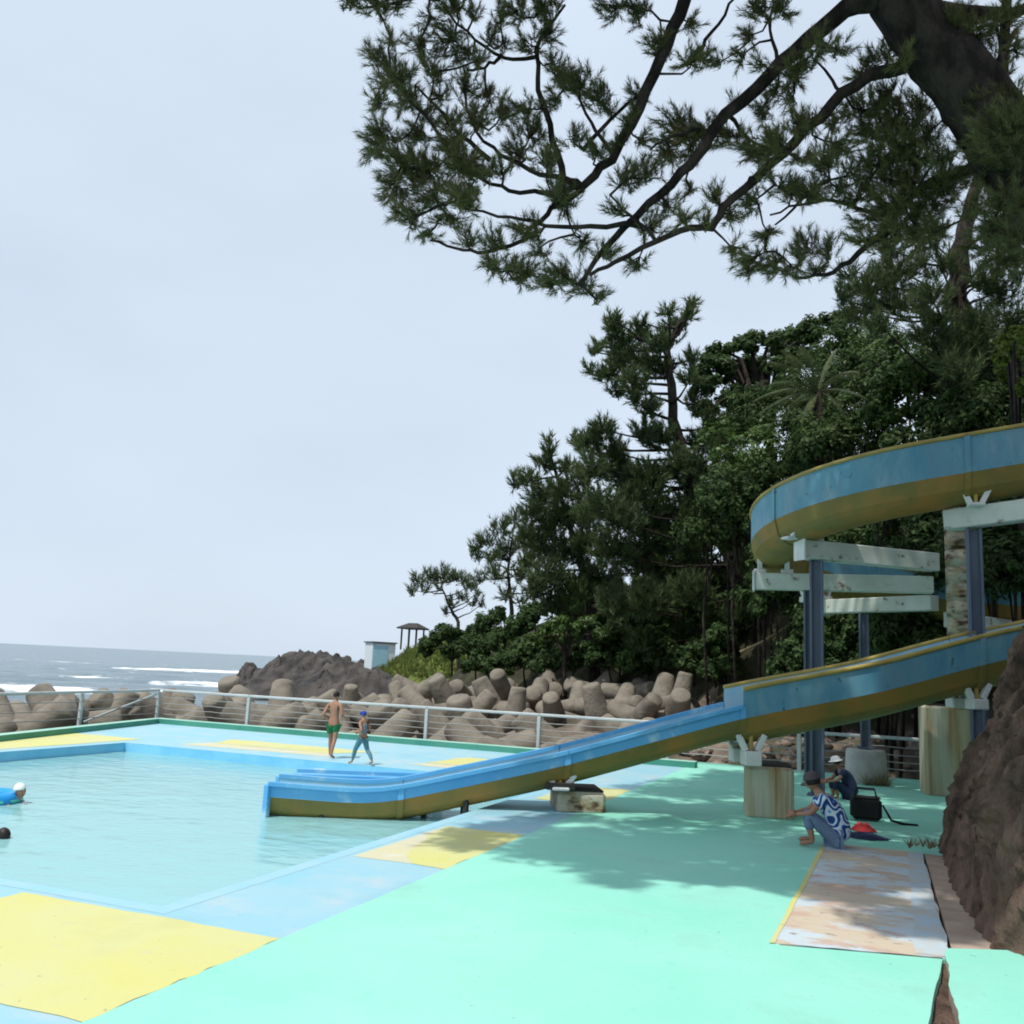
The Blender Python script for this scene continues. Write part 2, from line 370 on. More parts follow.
# foam strength per vertex: breaking crests close to the shore and around the rocks
foam = np.clip((Z - 0.42) / 0.35, 0, 1) * np.exp(-np.hypot(X + 50, Y - 70) / 260) * 0.55
def band(cx, cy, dx, dy, ln, wd):
    d = np.hypot(dx, dy); u = ((X - cx) * dx + (Y - cy) * dy) / d; v = (-(X - cx) * dy + (Y - cy) * dx) / d
    v = v + 1.6 * np.sin(u * 0.23) + 1.0 * np.sin(u * 0.61 + 1)
    return np.clip(1.15 - np.abs(u / ln) ** 4, 0, 1) * np.exp(-(v / wd) ** 2)
for px, py, ln, wd in [(15, 687, 13, 6.0), (-40, 683, 16, 6), (60, 693, 8, 4), (140, 669, 9, 7.0), (205, 671, 17, 22.0), (240, 672, 16, 22.0), (232, 685, 13, 12.0), (262, 688, 12, 12.0), (170, 691, 9, 5), (110, 648, 20, 24), (50, 661, 12, 8), (105, 678, 7, 5.0)]:
    g0 = gnd(px, py, SEA); foam = np.maximum(foam, band(g0[0], g0[1], 0.93, 0.36, ln, wd))
at_ = sea.data.attributes.new("foam", 'FLOAT', 'POINT'); at_.data.foreach_set("value", foam.astype(np.float32).ravel())
sm = bpy.data.materials.new("sea_water"); sm.use_nodes = True
nt = sm.node_tree; N = nt.nodes; L = nt.links; b = N["Principled BSDF"]
b.inputs["Roughness"].default_value = 0.22; b.inputs["IOR"].default_value = 1.33
tc = N.new("ShaderNodeTexCoord")
def noise_(sc, det=5, st=(1, 1, 1)):
    mp = N.new("ShaderNodeMapping"); mp.inputs["Scale"].default_value = st; L.new(tc.outputs["Object"], mp.inputs["Vector"])
    n = N.new("ShaderNodeTexNoise"); n.inputs["Scale"].default_value = sc; n.inputs["Detail"].default_value = det; L.new(mp.outputs["Vector"], n.inputs["Vector"]); return n
fa = N.new("ShaderNodeAttribute"); fa.attribute_name = "foam"
fn = noise_(0.22, 10, (1, 1.2, 1))
ad = N.new("ShaderNodeMath"); ad.operation = 'MULTIPLY_ADD'; L.new(fn.outputs["Fac"], ad.inputs[0]); ad.inputs[1].default_value = 2.4; L.new(fa.outputs["Fac"], ad.inputs[2])
fr = N.new("ShaderNodeMapRange"); fr.inputs["From Min"].default_value = 1.58; fr.inputs["From Max"].default_value = 1.95; L.new(ad.outputs[0], fr.inputs["Value"])
cm = N.new("ShaderNodeMix"); cm.data_type = 'RGBA'; cm.inputs[6].default_value = (0.15, 0.21, 0.235, 1); cm.inputs[7].default_value = (0.115, 0.165, 0.19, 1)
L.new(noise_(0.05, 4, (1, 2.5, 1)).outputs["Fac"], cm.inputs["Factor"])
cf = N.new("ShaderNodeMix"); cf.data_type = 'RGBA'; cf.inputs[7].default_value = (0.80, 0.82, 0.82, 1)
L.new(fr.outputs["Result"], cf.inputs["Factor"]); L.new(cm.outputs[2], cf.inputs[6]); L.new(cf.outputs[2], b.inputs["Base Color"])
rr = N.new("ShaderNodeMapRange"); rr.inputs["To Min"].default_value = 0.25; rr.inputs["To Max"].default_value = 0.9; L.new(fr.outputs["Result"], rr.inputs["Value"]); L.new(rr.outputs["Result"], b.inputs["Roughness"])
bp = N.new("ShaderNodeBump"); bp.inputs["Distance"].default_value = 0.5; bp.inputs["Strength"].default_value = 0.8
L.new(noise_(0.5, 8, (1, 1.6, 1)).outputs["Fac"], bp.inputs["Height"]); L.new(bp.outputs["Normal"], b.inputs["Normal"])
sea.data.materials.clear(); sea.data.materials.append(sm)

# ------------------------------------------------------------------ decks, pool
PX0, PX1, PY0, PY1 = -18.3, -6.4, 7.55, 19.55     # pool
WX = -4.85                                          # edge of the mint walkway
YF = 25.35                                          # front of the far kerb
def KX(y): return -20.18 + (y - 17.37) * (-2.19 / 7.76)   # kerb line at the left end
mb = MB()
# pool deck: four slabs round the basin
mb.slab([(KX(-3) , -3), (WX, -3), (WX, PY0), (KX(PY0), PY0)], -1.6, 0.0)
mb.slab([(KX(PY0), PY0), (PX0, PY0), (PX0, PY1), (KX(PY1), PY1)], -1.6, 0.0)
mb.slab([(PX1, PY0), (WX, PY0), (WX, PY1), (PX1, PY1)], -1.6, 0.0)
mb.slab([(KX(PY1), PY1), (WX, PY1), (WX, YF + .5), (KX(YF + .5), YF + .5)], -1.6, 0.0)
struct(mb.build("pool_deck", "blue"))
mb = MB(); mb.slab([(PX0, PY0), (PX1, PY0), (PX1, PY1), (PX0, PY1)], -1.6, -1.05)
struct(mb.build("pool_floor", "basin"))
# painted coping wall lining the pool, 3 mm proud of the deck slabs
mb = MB(); t = 0.003
for (a, c) in [((PX0, PY0), (PX1, PY0)), ((PX1, PY0), (PX1, PY1)), ((PX1, PY1), (PX0, PY1)), ((PX0, PY1), (PX0, PY0))]:
    nx_, ny_ = -(c[1] - a[1]), (c[0] - a[0]); l = math.hypot(nx_, ny_); nx_, ny_ = nx_ / l * t, ny_ / l * t
    mb.add([(a[0] + nx_, a[1] + ny_, -1.05), (c[0] + nx_, c[1] + ny_, -1.05), (c[0] + nx_, c[1] + ny_, 0.0), (a[0] + nx_, a[1] + ny_, 0.0)], [(0, 1, 2, 3)])
struct(mb.build("pool_wall", "coping"))
def sheet(name, polys, m, z=0.004):
    mb = MB()
    for p in polys: mb.add([(q[0], q[1], z) for q in p], [tuple(range(len(p)))])
    return struct(mb.build(name, m))
w = 0.20
sheet("pool_coping", [[(PX0 - w, PY0 - w), (PX1 + w, PY0 - w), (PX1, PY0), (PX0, PY0)], [(PX1 + w, PY0 - w), (PX1 + w, PY1 + w), (PX1, PY1), (PX1, PY0)],
      [(PX1 + w, PY1 + w), (PX0 - w, PY1 + w), (PX0, PY1), (PX1, PY1)], [(PX0 - w, PY1 + w), (PX0 - w, PY0 - w), (PX0, PY0), (PX0, PY1)]], "copingtop", 0.002)
def rag(p, a=0.02, n=14):
    out = []
    for i in range(len(p)):
        q0, q1 = p[i], p[(i + 1) % len(p)]
        for j in range(n):
            f = j / n; e = a * (random.random() - .5) * (0 if j == 0 else 2)
            dx, dy = q1[0] - q0[0], q1[1] - q0[1]; l = math.hypot(dx, dy)
            out.append((q0[0] + dx * f - dy / l * e, q0[1] + dy * f + dx / l * e))
    return out
sheet("yellow_deck_paint", [rag([(-7.85, 5.08), (WX, 5.08), (WX, 7.25), (-7.85, 7.25)]), rag([(-7.85, 0.6), (WX, 0.6), (WX, 2.8), (-7.85, 2.8)]),
      rag([(-5.6, 11.0), (-5.3, 10.62), (WX, 10.55), (WX, 13.28), (-6.1, 13.28), (-5.95, 12.3)], 0.015), rag([(-6.05, 17.0), (WX, 17.0), (WX, 19.6), (-6.05, 19.6)])], "yellow", 0.0045)
sheet("faded_sunlit_deck_paint", [[(-6.12, 10.58), (-5.25, 10.61), (-5.3, 11.2), (-5.8, 12.5), (-6.11, 13.2)], rag([(-17.3, 20.35), (-12.8, 20.6), (-13.2, 21.3), (-16.9, 21.3)], 0.05), rag([(-10.7, 20.6), (-8.6, 20.5), (-8.9, 21.1), (-10.2, 21.2)], 0.05)], "paleyellow", 0.0025)  # near patch paler: weathered, with the sunlit side of a shade edge painted in
sheet("yellow_far_paint", [rag([(-16.9, 21.32), (-13.2, 21.32), (-12.4, 22.6), (-17.2, 22.6)], 0.06), rag([(-10.4, 21.25), (-7.6, 21.1), (-7.4, 23.2), (-10.2, 23.3)], 0.06),
      rag([(-20.0, 15.4), (-18.75, 15.4), (-18.75, 20.6), (-21.1, 20.6)], 0.04)], "yellow", 0.0045)
# mint walkway with the wedge-shaped gap beside the ledge
GA, GB, GC = gnd(944, 954), gnd(927, 1030), gnd(960, 1030)
ext = lambda a, c, yy: (a[0] + (c[0] - a[0]) * (yy - a[1]) / (c[1] - a[1]), yy)
gl, gr = ext(GA, GB, 4.6), ext(GA, GC, 4.6)
def ragline(a, c, n, am):
    out = []
    for i in range(n + 1):
        f = i / n; e = am * fbm(f * 7, 3.3) * (f > 0) + am * 0.7 * fbm(f * 23, 1.3) * (f > 0)
        out.append((a[0] + (c[0] - a[0]) * f + e, a[1] + (c[1] - a[1]) * f))
    return out
mb = MB()
left = ragline(GA, gl, 26, 0.012); right = ragline(GA, gr, 60, 0.03)
YS0, YS1, XS0, XS1 = 9.42, 15.5, -0.96, 0.56
mb.slab([(WX, -3), (gl[0], -3)] + left[::-1] + [(XS1 + .02, YS0 + .35), (XS0 + .05, YS0 - .02), (XS0 + .22, YS0 + .3), (XS0 + .22, 27.4), (WX, 27.4)], -0.6, 0.004, 0)
mb.slab([(XS0 + .22, YS1), (7.5, YS1), (7.5, 27.4), (XS0 + .22, 27.4)], -0.6, 0.004, 0)
struct(mb.build("walkway", ["mint"]))
mb = MB()
LY = gnd(1024, 955)[1]
mb.slab([(gr[0], -3), (5, -3), (5, LY - .4), (1.30, LY), (GA[0] + .03, GA[1] + .02)] + right[1:], -0.6, 0.05, 0, 1)
struct(mb.build("ledge", ["mint", "sand"]))
# dark earth showing in the gap
gy_ = np.linspace(4.2, GA[1] + .15, 150); P = np.zeros((34, 150, 3))
for i in range(34):
    for j, y in enumerate(gy_):
        x0, x1 = ext(GA, GB, y)[0] - .12, ext(GA, GC, y)[0] + .16; x = x0 + (x1 - x0) * i / 33
        prof = math.sin(PI * i / 33)
        P[i, j] = (x, y, -0.17 + 0.10 * prof + 0.04 * fbm(x * 9, y * 5) + 0.025 * fbm(x * 25, y * 20))
struct(grid_mesh("gap_soil", P, "bank"))
# weathered slab, its yellow edge line and blue strip, the sandy strip
mb = MB(); mb.slab(rag([(XS0, YS0), (XS1, YS0 + .38), (XS1 - .02, YS1), (XS0 + .12, YS1)], 0.015), -0.6, 0.010); struct(mb.build("weathered_slab", "worn"))
sheet("slab_edge_line", [rag([(XS0 - .03, YS0 - .03), (XS0 + .02, YS0), (XS0 + .17, YS1 - .4), (XS0 + .11, YS1 - .4)], 0.006)], "yellow", 0.014)
sheet("slab_blue_strip", [rag([(XS1 - .30, YS0 + .35), (XS1 - .02, YS0 + .38), (XS1 - .04, YS1), (XS1 - .22, YS1 - .2)], 0.012)], "wornblue", 0.0135)
mb = MB(); mb.slab([(XS1 + .025, YS0 + .37), (2.2, YS0 + .5), (2.2, YS1), (XS1 + .005, YS1)], -0.6, 0.002); struct(mb.build("sand_strip", "sand"))
# scattered small stains are in the paint; kerb behind the deck
mb = MB()
kp = [(-20.18 + 4 * 2.19 / 7.76, 13.37), (KX(YF), YF), (-4.6, YF + .1)]
def kerbrun(a, c, z0, z1, wd, mi):
    dx, dy = c[0] - a[0], c[1] - a[1]; l = math.hypot(dx, dy); n = (-dy / l, dx / l)
    return [a, c, (c[0] + n[0] * wd, c[1] + n[1] * wd), (a[0] + n[0] * wd, a[1] + n[1] * wd)]
c0 = (KX(YF), YF)
a0 = (KX(-3), -3)
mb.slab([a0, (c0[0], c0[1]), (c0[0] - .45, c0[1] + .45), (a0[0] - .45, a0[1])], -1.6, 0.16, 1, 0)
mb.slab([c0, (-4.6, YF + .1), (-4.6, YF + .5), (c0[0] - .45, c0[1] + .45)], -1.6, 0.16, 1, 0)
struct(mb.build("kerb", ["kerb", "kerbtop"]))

# pool water
wn = 130
xs = np.linspace(PX0 + .004, PX1 - .004, wn); ys = np.linspace(PY0 + .004, PY1 - .004, wn)
P = np.zeros((wn, wn, 3)); 
for i in range(wn):
    for j in range(wn):
        P[i, j] = (xs[i], ys[j], -0.22 + 0.007 * fbm(xs[i] * 0.9, ys[j] * 1.3, 0, 3))
water = struct(grid_mesh("pool_water", P, "white"))
wm = bpy.data.materials.new("pool_water_material"); wm.use_nodes = True
nt = wm.node_tree; N = nt.nodes; L = nt.links; N.remove(N["Principled BSDF"]); out = N["Material Output"]
tr = N.new("ShaderNodeBsdfTransparent"); tr.inputs["Color"].default_value = (0.72, 0.93, 0.95, 1)
df = N.new("ShaderNodeBsdfDiffuse"); df.inputs["Color"].default_value = (0.34, 0.66, 0.67, 1)
gl_ = N.new("ShaderNodeBsdfGlossy"); gl_.inputs["Roughness"].default_value = 0.10
m1 = N.new("ShaderNodeMixShader"); m1.inputs["Fac"].default_value = 0.82; L.new(tr.outputs[0], m1.inputs[1]); L.new(df.outputs[0], m1.inputs[2])
fz = N.new("ShaderNodeFresnel"); fz.inputs["IOR"].default_value = 1.33
tc = N.new("ShaderNodeTexCoord"); mp = N.new("ShaderNodeMapping"); mp.inputs["Scale"].default_value = (1, 1.5, 1); L.new(tc.outputs["Object"], mp.inputs["Vector"])
n1 = N.new("ShaderNodeTexNoise"); n1.inputs["Scale"].default_value = 2.6; n1.inputs["Detail"].default_value = 5; L.new(mp.outputs["Vector"], n1.inputs["Vector"])
bp = N.new("ShaderNodeBump"); bp.inputs["Distance"].default_value = 0.02; bp.inputs["Strength"].default_value = 1; L.new(n1.outputs["Fac"], bp.inputs["Height"])
L.new(bp.outputs["Normal"], gl_.inputs["Normal"]); L.new(bp.outputs["Normal"], fz.inputs["Normal"])
m2 = N.new("ShaderNodeMixShader"); L.new(fz.outputs[0], m2.inputs["Fac"]); L.new(m1.outputs[0], m2.inputs[1]); L.new(gl_.outputs[0], m2.inputs[2])
L.new(m2.outputs[0], out.inputs["Surface"])
water.data.materials.clear(); water.data.materials.append(wm)

# ------------------------------------------------------------------ earth bank on the right
nu, nv = 260, 150
P = np.zeros((nu, nv, 3))
for i in range(nu):
    y = 9.0 + (18.6 - 9.0) * i / (nu - 1)
    for j in range(nv):
        v = j / (nv - 1)
        if v < 0.72: z = -0.15 + 5.4 * v / 0.72; back = 0.0
        else: z = 5.25 + 0.5 * (v - .72) / .28; back = 7.0 * (v - .72) / .28
        basex = 0.72 + 0.20 * max(0, (12.5 - y) / 3.0) + 1.1 * max(0, (10.3 - y)) ** 1.2
        end = max(0.0, (y - 16.4) / 2.2)
        x = basex + 0.36 * max(z, 0) + back + 3.0 * end ** 1.6 + 0.02 * z * z
        nz_ = 0.30 * fbm(y * 0.6 + z * 0.22, z * 0.35) + 0.20 * abs(fbm(y * 1.4 + z * .8, z * .5, 15)) + 0.18 * fbm(y * 2.1 + z * 0.9, z * 0.7, 5) + 0.13 * fbm(y * 6 + z * 2.4, z * 2.2, 9) + 0.06 * fbm(y * 15, z * 12, 2)
        k = min(1, 0.35 + z * 0.6) if z > 0 else 0.35
        P[i, j] = (x + 0.10 - nz_ * k, y + 0.08 * fbm(y * 4, z * 4, 7), z + 0.06 * fbm(y * 5, z * 5, 3))
struct(grid_mesh("earth_bank", P, "bank"))

# ------------------------------------------------------------------ fences
def fence(name, label, pts, posts, wires, ext_brace=None):
    root = thing(name, (*pts[0], 0), label, "fence")
    mb = MB()
    for a, c in zip(pts[:-1], pts[1:]):
        mb.bar((*a, 1.06), (*c, 1.06), 0.08, 0.085, bev=0.02)
    mb.build("top_rail", "rail", root)
    mb = MB()
    for z in wires:
        for a, c in zip(pts[:-1], pts[1:]):
            k = 14; Pp = [(a[0] + (c[0] - a[0]) * i / k, a[1] + (c[1] - a[1]) * i / k, z - 0.02 * math.sin(PI * ((i % 4) / 4))) for i in range(k + 1)]
            mb.tube(Pp, 0.014, 5)
    mb.build("wire", "wire", root)
    for p in posts:
        mb = MB(); mb.box((p[0], p[1], 0.46), (0.11, 0.10, 1.1), bev=0.015); mb.box((p[0], p[1], -0.1), (.22, .2, .1), bev=.01)
        mb.build("post", "rail", root)
    if ext_brace:
        mb = MB(); mb.bar(*ext_brace, 0.06, 0.06); mb.build("brace", "rail", root)
    return root
FY = 26.35
fc = (-23.1, FY - .35)
fence("fence", "white painted fence along the left seaward end of the pool deck", [(-20.3, 10.0), fc], [(-21.1, 14.2), (-21.75, 17.9), (-22.4, 21.95), fc], (0.30, 0.55, 0.80), ((-23.0, 25.8, 0.95), (-23.9, 23.6, 0.02)))
posts2 = [(-19.4, FY - .3), (-13.0, FY), (-9.4, FY + .2), (-5.6, FY + .35), (-2.05, FY + .45), (1.6, FY + .55)]
fence("fence", "long white painted fence behind the far edge of the pool, passing behind the slide", [(fc[0] + .14, fc[1] + .02), posts2[0], posts2[1], posts2[2], posts2[3], posts2[4], posts2[5], (4.4, FY + .6)], posts2 + [(4.4, FY + .6)], (0.28, 0.46, 0.64, 0.84))

# ------------------------------------------------------------------ water slide
n_ = np.array([-0.4401, 0.8979]); d_ = np.array([0.8979, 0.4401])
HW = 0.56
B0 = np.array([-2.0, 17.5]) + n_ * 0.21
HC = np.array([1.44, 24.0]); HR = 3.84
path = []   # (x, y) every ~0.25 m
S_START = -8.5
for s in np.arange(S_START, 8.0, 0.25): path.append(B0 + d_ * s)
pe = B0 + d_ * 8.0
ang0 = math.atan2(d_[1], d_[0]); r2 = 3.5; c2 = pe + n_ * r2
tot = PI - ang0
for k in range(0, 41): a = ang0 - PI / 2 + tot * k / 40; path.append(c2 + r2 * np.array([math.cos(a), math.sin(a)]))
e2 = path[-1]; top = HC + np.array([0, HR])
for k in range(1, 12): f = k / 12; f2 = f * f * (3 - 2 * f); path.append(np.array([e2[0] + (top[0] - e2[0]) * f, e2[1] + (top[1] - e2[1]) * f2]))
for k in range(0, 61): a = PI / 2 + rad(205) * k / 60; path.append(HC + HR * np.array([math.cos(a), math.sin(a)]))
aE = rad(295); tE = np.array([-math.sin(aE), math.cos(aE)]); pE = path[-1]
for k in range(1, 30): path.append(pE + tE * 0.25 * k + np.array([0.004, 0.012]) * k * k * 0.25)
path = np.array(path)
seg = np.hypot(*np.diff(path, axis=0).T); SL = np.concatenate([[0], np.cumsum(seg)]) + S_START
iA = int(np.argmin(np.abs(path[:, 0] - (HC[0] - HR)) + np.abs(path[:, 1] - HC[1]) * 1.0))   # left extreme
iF = int(np.argmin(np.hypot(path[:, 0] - HC[0], path[:, 1] - (HC[1] - HR))))
sA, sF = SL[iA], SL[iF]
BZ_s = [S_START, -6.7, -3.64, -0.44, 2.1, 4.04, 8.0, 19.5, sA - 4.5, sA, sA + 2.6, sF, sF + 2.0, SL[-1]]
BZ_z = [0.10, 0.03, 0.76, 1.72, 2.28, 2.87, 3.85, 4.75, 5.0, 5.62, 6.0, 6.52, 6.95, 8.6]
def BZ(s): return float(np.interp(s, BZ_s, BZ_z))
# light smoothing of the vertical profile so bends stay soft
Bz = np.array([BZ(s) for s in SL])
for _ in range(4): Bz[1:-1] = (Bz[:-2] + 2 * Bz[1:-1] + Bz[2:]) / 4
def frame(s):
    x = np.interp(s, SL, path[:, 0]); y = np.interp(s, SL, path[:, 1]); z = np.interp(s, SL, Bz)
    e = 0.08; dx = np.interp(s + e, SL, path[:, 0]) - np.interp(s - e, SL, path[:, 0]); dy = np.interp(s + e, SL, path[:, 1]) - np.interp(s - e, SL, path[:, 1])
    l = math.hypot(dx, dy); return np.array([x, y, z]), np.array([dy / l, -dx / l, 0])   # right = camera/outer side
def P_(s, u, v): c, r = frame(s); p = c + r * u; p[2] += v; return p
def flume_section(s0, s1, wall, low, root):
    n = max(4, int((s1 - s0) / 0.3)); ss = np.linspace(s0 + .006, s1 - .006, n + 1)
    dep = 0.38 if low else (0.50 if s0 < 8 else 0.54)
    arc = lambda u0, u1, k: [(u0 + (u1 - u0) * i / k, -dep * math.sqrt(max(0, 1 - (2 * i / k - 1) ** 2))) for i in range(k + 1)]
    th = 0.035; lipw = 0.0
    hw = HW; NA = 14
    bow = lambda t: -dep * math.sqrt(max(0, 1 - abs(t) ** 2.4))
    outer = [(hw, wall), (hw, 0.0)] + [(hw * (1 - 2 * i / NA), bow(1 - 2 * i / NA) - 0.01) for i in range(1, NA)] + [(-hw, 0.0), (-hw, wall)]
    inner = [(-hw + th, wall), (-hw + th, 0.01)] + [((hw - th) * (2 * i / NA - 1), (bow(2 * i / NA - 1)) * (1 - th / dep)) for i in range(1, NA)] + [(hw - th, 0.01), (hw - th, wall)]
    prof = outer + inner; k = len(prof); ko = len(outer)
    mb = MB(); V = []
    for s in ss:
        for (u, v) in prof: V.append(P_(s, u, v))
    for i in range(n):
        for j in range(k):
            j2 = (j + 1) % k
            if j < ko - 1: m_ = 0 if j in (0, ko - 2) else 1
            else: m_ = 2
            mb.add([V[i * k + j], V[(i + 1) * k + j], V[(i + 1) * k + j2], V[i * k + j2]], [(0, 1, 2, 3)], m_, False)
    # end faces (thin shell)
    for i in (0, n):
        for j in range(ko - 1):
            jj = k - 1 - j
            if jj - 1 >= ko - 0: mb.add([V[i * k + j], V[i * k + j + 1], V[i * k + jj - 1], V[i * k + jj]], [(0, 1, 2, 3)], 0 if j in (0, ko - 2) else 1)
    o = mb.build("flume_section", ["flumebright" if low else "flumeblue", "olive", "flumein"], root)
    me = o.data
    bm = bmesh.new(); bm.from_mesh(me); bmesh.ops.remove_doubles(bm, verts=bm.verts, dist=0.0005); bmesh.ops.recalc_face_normals(bm, faces=bm.faces); bm.to_mesh(me); bm.free()
    # rims
    for side in (1, -1):
        r = MB()
        if low:
            pr = [(side * (HW - .05), wall - .02), (side * (HW + .06), wall - .02), (side * (HW + .06), wall + .045), (side * (HW - .05), wall + .045)]
            Vr = [P_(s, *q) for s in ss for q in pr]
            Fr = [(i * 4 + j, (i + 1) * 4 + j, (i + 1) * 4 + (j + 1) % 4, i * 4 + (j + 1) % 4) for i in range(n) for j in range(4)] + [(0, 1, 2, 3), (4 * n, 4 * n + 3, 4 * n + 2, 4 * n + 1)]
            r.add(Vr, Fr)
        else:
            r.tube([P_(s, side * HW, wall + .01) for s in ss], 0.045, 8)
        r.build("rim", "flumebright" if low else "rimyel", o)
    # bolted flange at the upper end
    fl = MB()
    s = s1
    for (u0, v0), (u1, v1) in zip(outer[:-1], outer[1:]):
        a = P_(s - .05, u0, v0); a2 = P_(s + .05, u0, v0); c_ = P_(s - .05, u1, v1); c2_ = P_(s + .05, u1, v1)
        cen = P_(s, 0, 0); 
        def outw(p, u, v):
            _, rr = frame(s); w_ = np.array([rr[0] * u * 2, rr[1] * u * 2, v if abs(u) < HW - .01 else 0]); l = np.linalg.norm(w_)
            return p + w_ / max(l, 1e-6) * 0.03
        A, A2, C_, C2 = outw(a, u0, v0), outw(a2, u0, v0), outw(c_, u1, v1), outw(c2_, u1, v1)
        fl.add([a, a2, c2_, c_, A, A2, C2, C_], [(4, 5, 6, 7), (0, 4, 7, 3), (1, 2, 6, 5)], 0 if abs(u0) > HW - .01 and abs(u1) > HW - .01 else 1)
    fl.build("flange", ["flumebright" if low else "flumeblue", "olive"], o)
    return o
slide = thing("water_slide", (HC[0], HC[1], 0), "blue and olive double water slide spiralling down from the trees into the pool", "water slide")
joints_low = [S_START, -6.3, -3.5, -0.44]
for a, c in zip(joints_low[:-1], joints_low[1:]): flume_section(a, c, 0.20, True, slide)
s215 = sA + HR * rad(36); s273 = sA + HR * rad(94)
joints_up = [-0.44, 4.0, 8.0, 13.0, 18.0, (18.0 + sA - 2.2) / 2 + .6, sA - 1.2, s215, s273, s273 + 3.4, SL[-1] - .3]
for i, (a, c) in enumerate(zip(joints_up[:-1], joints_up[1:])): flume_section(a, c, 0.50 if a < 8 else (0.62 if a < sA - 2 else 0.74), False, slide)
# splash-down frame at the pool end
mb = MB()
for u in (HW + .02, -HW - .02):
    c = P_(S_START - .04, u, 0); mb.bar((c[0], c[1], -0.32), (c[0], c[1], c[2] + .20), 0.10, 0.09)
mb.bar(P_(S_START - .04, HW, .03 - .33), P_(S_START - .04, -HW, .03 - .33), .05, .08)
mb.build("end_frame", "flumebright", slide)
for s, in ((-7.6,), (-5.2,)):
    for u in (0.42, -0.42):
        mb = MB(); c = P_(s, u, -.12); mb.box((c[0], c[1], (c[2] - 1.05) / 2), (.09, .09, c[2] + 1.05)); mb.build("leg", "dark", slide)
mb = MB()
Lz = 0.13
q = [P_(-8.35, -HW - .09, 0), P_(-5.55, -HW - .09, 0), P_(-5.55, -1.78, 0), P_(-8.35, -1.78, 0)]
mb.slab([(p[0], p[1]) for p in q[::-1]], Lz - .10, Lz, 1); mb.build("landing_board", ["flumebright", "flumein"], slide)
for u, hh in ((-.78, .13), (-1.25, .16), (-1.72, .20)):
    mb = MB(); a, c = P_(-8.35, u, 0), P_(-5.6, u, 0); mb.bar((a[0], a[1], Lz + hh / 2 + .002), (c[0], c[1], Lz + hh / 2 + .002), .10, hh, 0, .02); mb.build("landing_rail", "flumebright", slide)
for s in (-8.1, -5.9):
    for u in (-.8, -1.7):
        mb = MB(); c = P_(s, u, 0); mb.box((c[0], c[1], (-1.05 + Lz - .1) / 2), (.09, .09, 1.05 + Lz - .1), 0, 0, .01); mb.build("leg", "dark", slide)
def bracket(s, u, zb, yellow=True):
    """little white saddle: box foot, two splayed prongs and a yellow rib under the flume"""
    c, r = frame(s); p = c + r * u; low = p[2] - (0.30 if s < -0.3 else 0.48)
    t_ = np.array([-r[1], r[0], 0]); rz = math.atan2(t_[1], t_[0])
    mb = MB(); hh = max(0.06, low - zb - .12)
    mb.box((p[0], p[1], zb + hh / 2), (0.30, 0.30, hh), rz, 0, .02)
    for sg in (-1, 1):
        a = p + t_ * (0.10 * sg); b = p + t_ * (0.24 * sg)
        mb.bar((a[0], a[1], zb + hh), (b[0], b[1], low + .16), 0.12, 0.10)
    mb.bar((p[0], p[1], zb + hh * .8), (p[0], p[1], low + .3), 0.07, 0.07, 1)
    mb.build("saddle_bracket", ["bracket", "rimyel"], slide)
def hpost(x, y, z0, z1, wdt=0.36):
    mb = MB(); f = .05
    mb.box((x - wdt / 2 + f / 2, y, (z0 + z1) / 2), (f, wdt, z1 - z0), bev=.006); mb.box((x + wdt / 2 - f / 2, y, (z0 + z1) / 2), (f, wdt, z1 - z0), bev=.006)
    mb.box((x, y, (z0 + z1) / 2), (wdt - 2 * f, f, z1 - z0 - .02), bev=.004); mb.box((x, y, z0 + .02), (wdt + .15, wdt + .15, .04), bev=.005)
    mb.build("post", "post", slide)
# central tower of stacked concrete drums
mb = MB()
prof = []
z = 2.02
while z < 6.55:
    prof += [(0.262, z), (0.285, z + .012), (0.285, z + .37), (0.262, z + .382)]; z += .40
mb.lathe(prof, (HC[0] + .32, HC[1], 0), 20); mb.build("tower_column", "tower", slide)
# radial beams carrying the spiral
def radial(angd, r0, r1, z, hgt=0.38, wd=0.34):
    a = rad(angd); e = np.array([math.cos(a), math.sin(a)])
    p = HC + e * r0; q = HC + e * r1
    mb = MB(); mb.bar((*p, z), (*q, z), wd, hgt, 0, .02)
    qq = HC + e * (r1 + .03); mb.box((*qq, z), (.06, wd + .06, hgt + .08), a, 1, .01)
    mb.build("beam", ["beam", "bracket"], slide)
radial(220, .25, 3.95, 5.30, .42); radial(187, .25, 4.3, 4.78, .40); radial(143, .25, 3.5, 4.38, .36); fb0, fb1 = at(946, 521, 20.35), at(1060, 506, 19.75); mb = MB(); mb.bar(fb0, fb1, .34, .40, 0, .02); mb.build("beam", ["beam"], slide); radial(60, .25, 4.2, 4.0, .36)
def ang_s(angd): return sA + HR * rad(angd - 180)
for angd, zt in ((220, 5.51), (187, 4.98), (276, fb0[2] + .2)):
    for u in (0.34, -0.30): bracket(ang_s(angd), u, zt)
for u in (.3, -.3): bracket(sA - HR * rad(37), u, 4.53)
for u in (.36, -.3): bracket(3.97, u, 2.05)
cpt = [P_(3.97, .36, 0)]
for c in cpt: hpost(c[0], c[1], 0.0, 2.05, .24)
e = np.array([math.cos(rad(220)), math.sin(rad(220))]); p = HC + e * 3.55; hpost(p[0], p[1], 0, 5.09, .28)
e = np.array([math.cos(rad(187)), math.sin(rad(187))]); p = HC + e * 3.0; hpost(p[0], p[1], 0, 4.58, .30)
p = at(973, 520, 20.25); hpost(p[0], p[1], 0, fb0[2] - .2, .28)
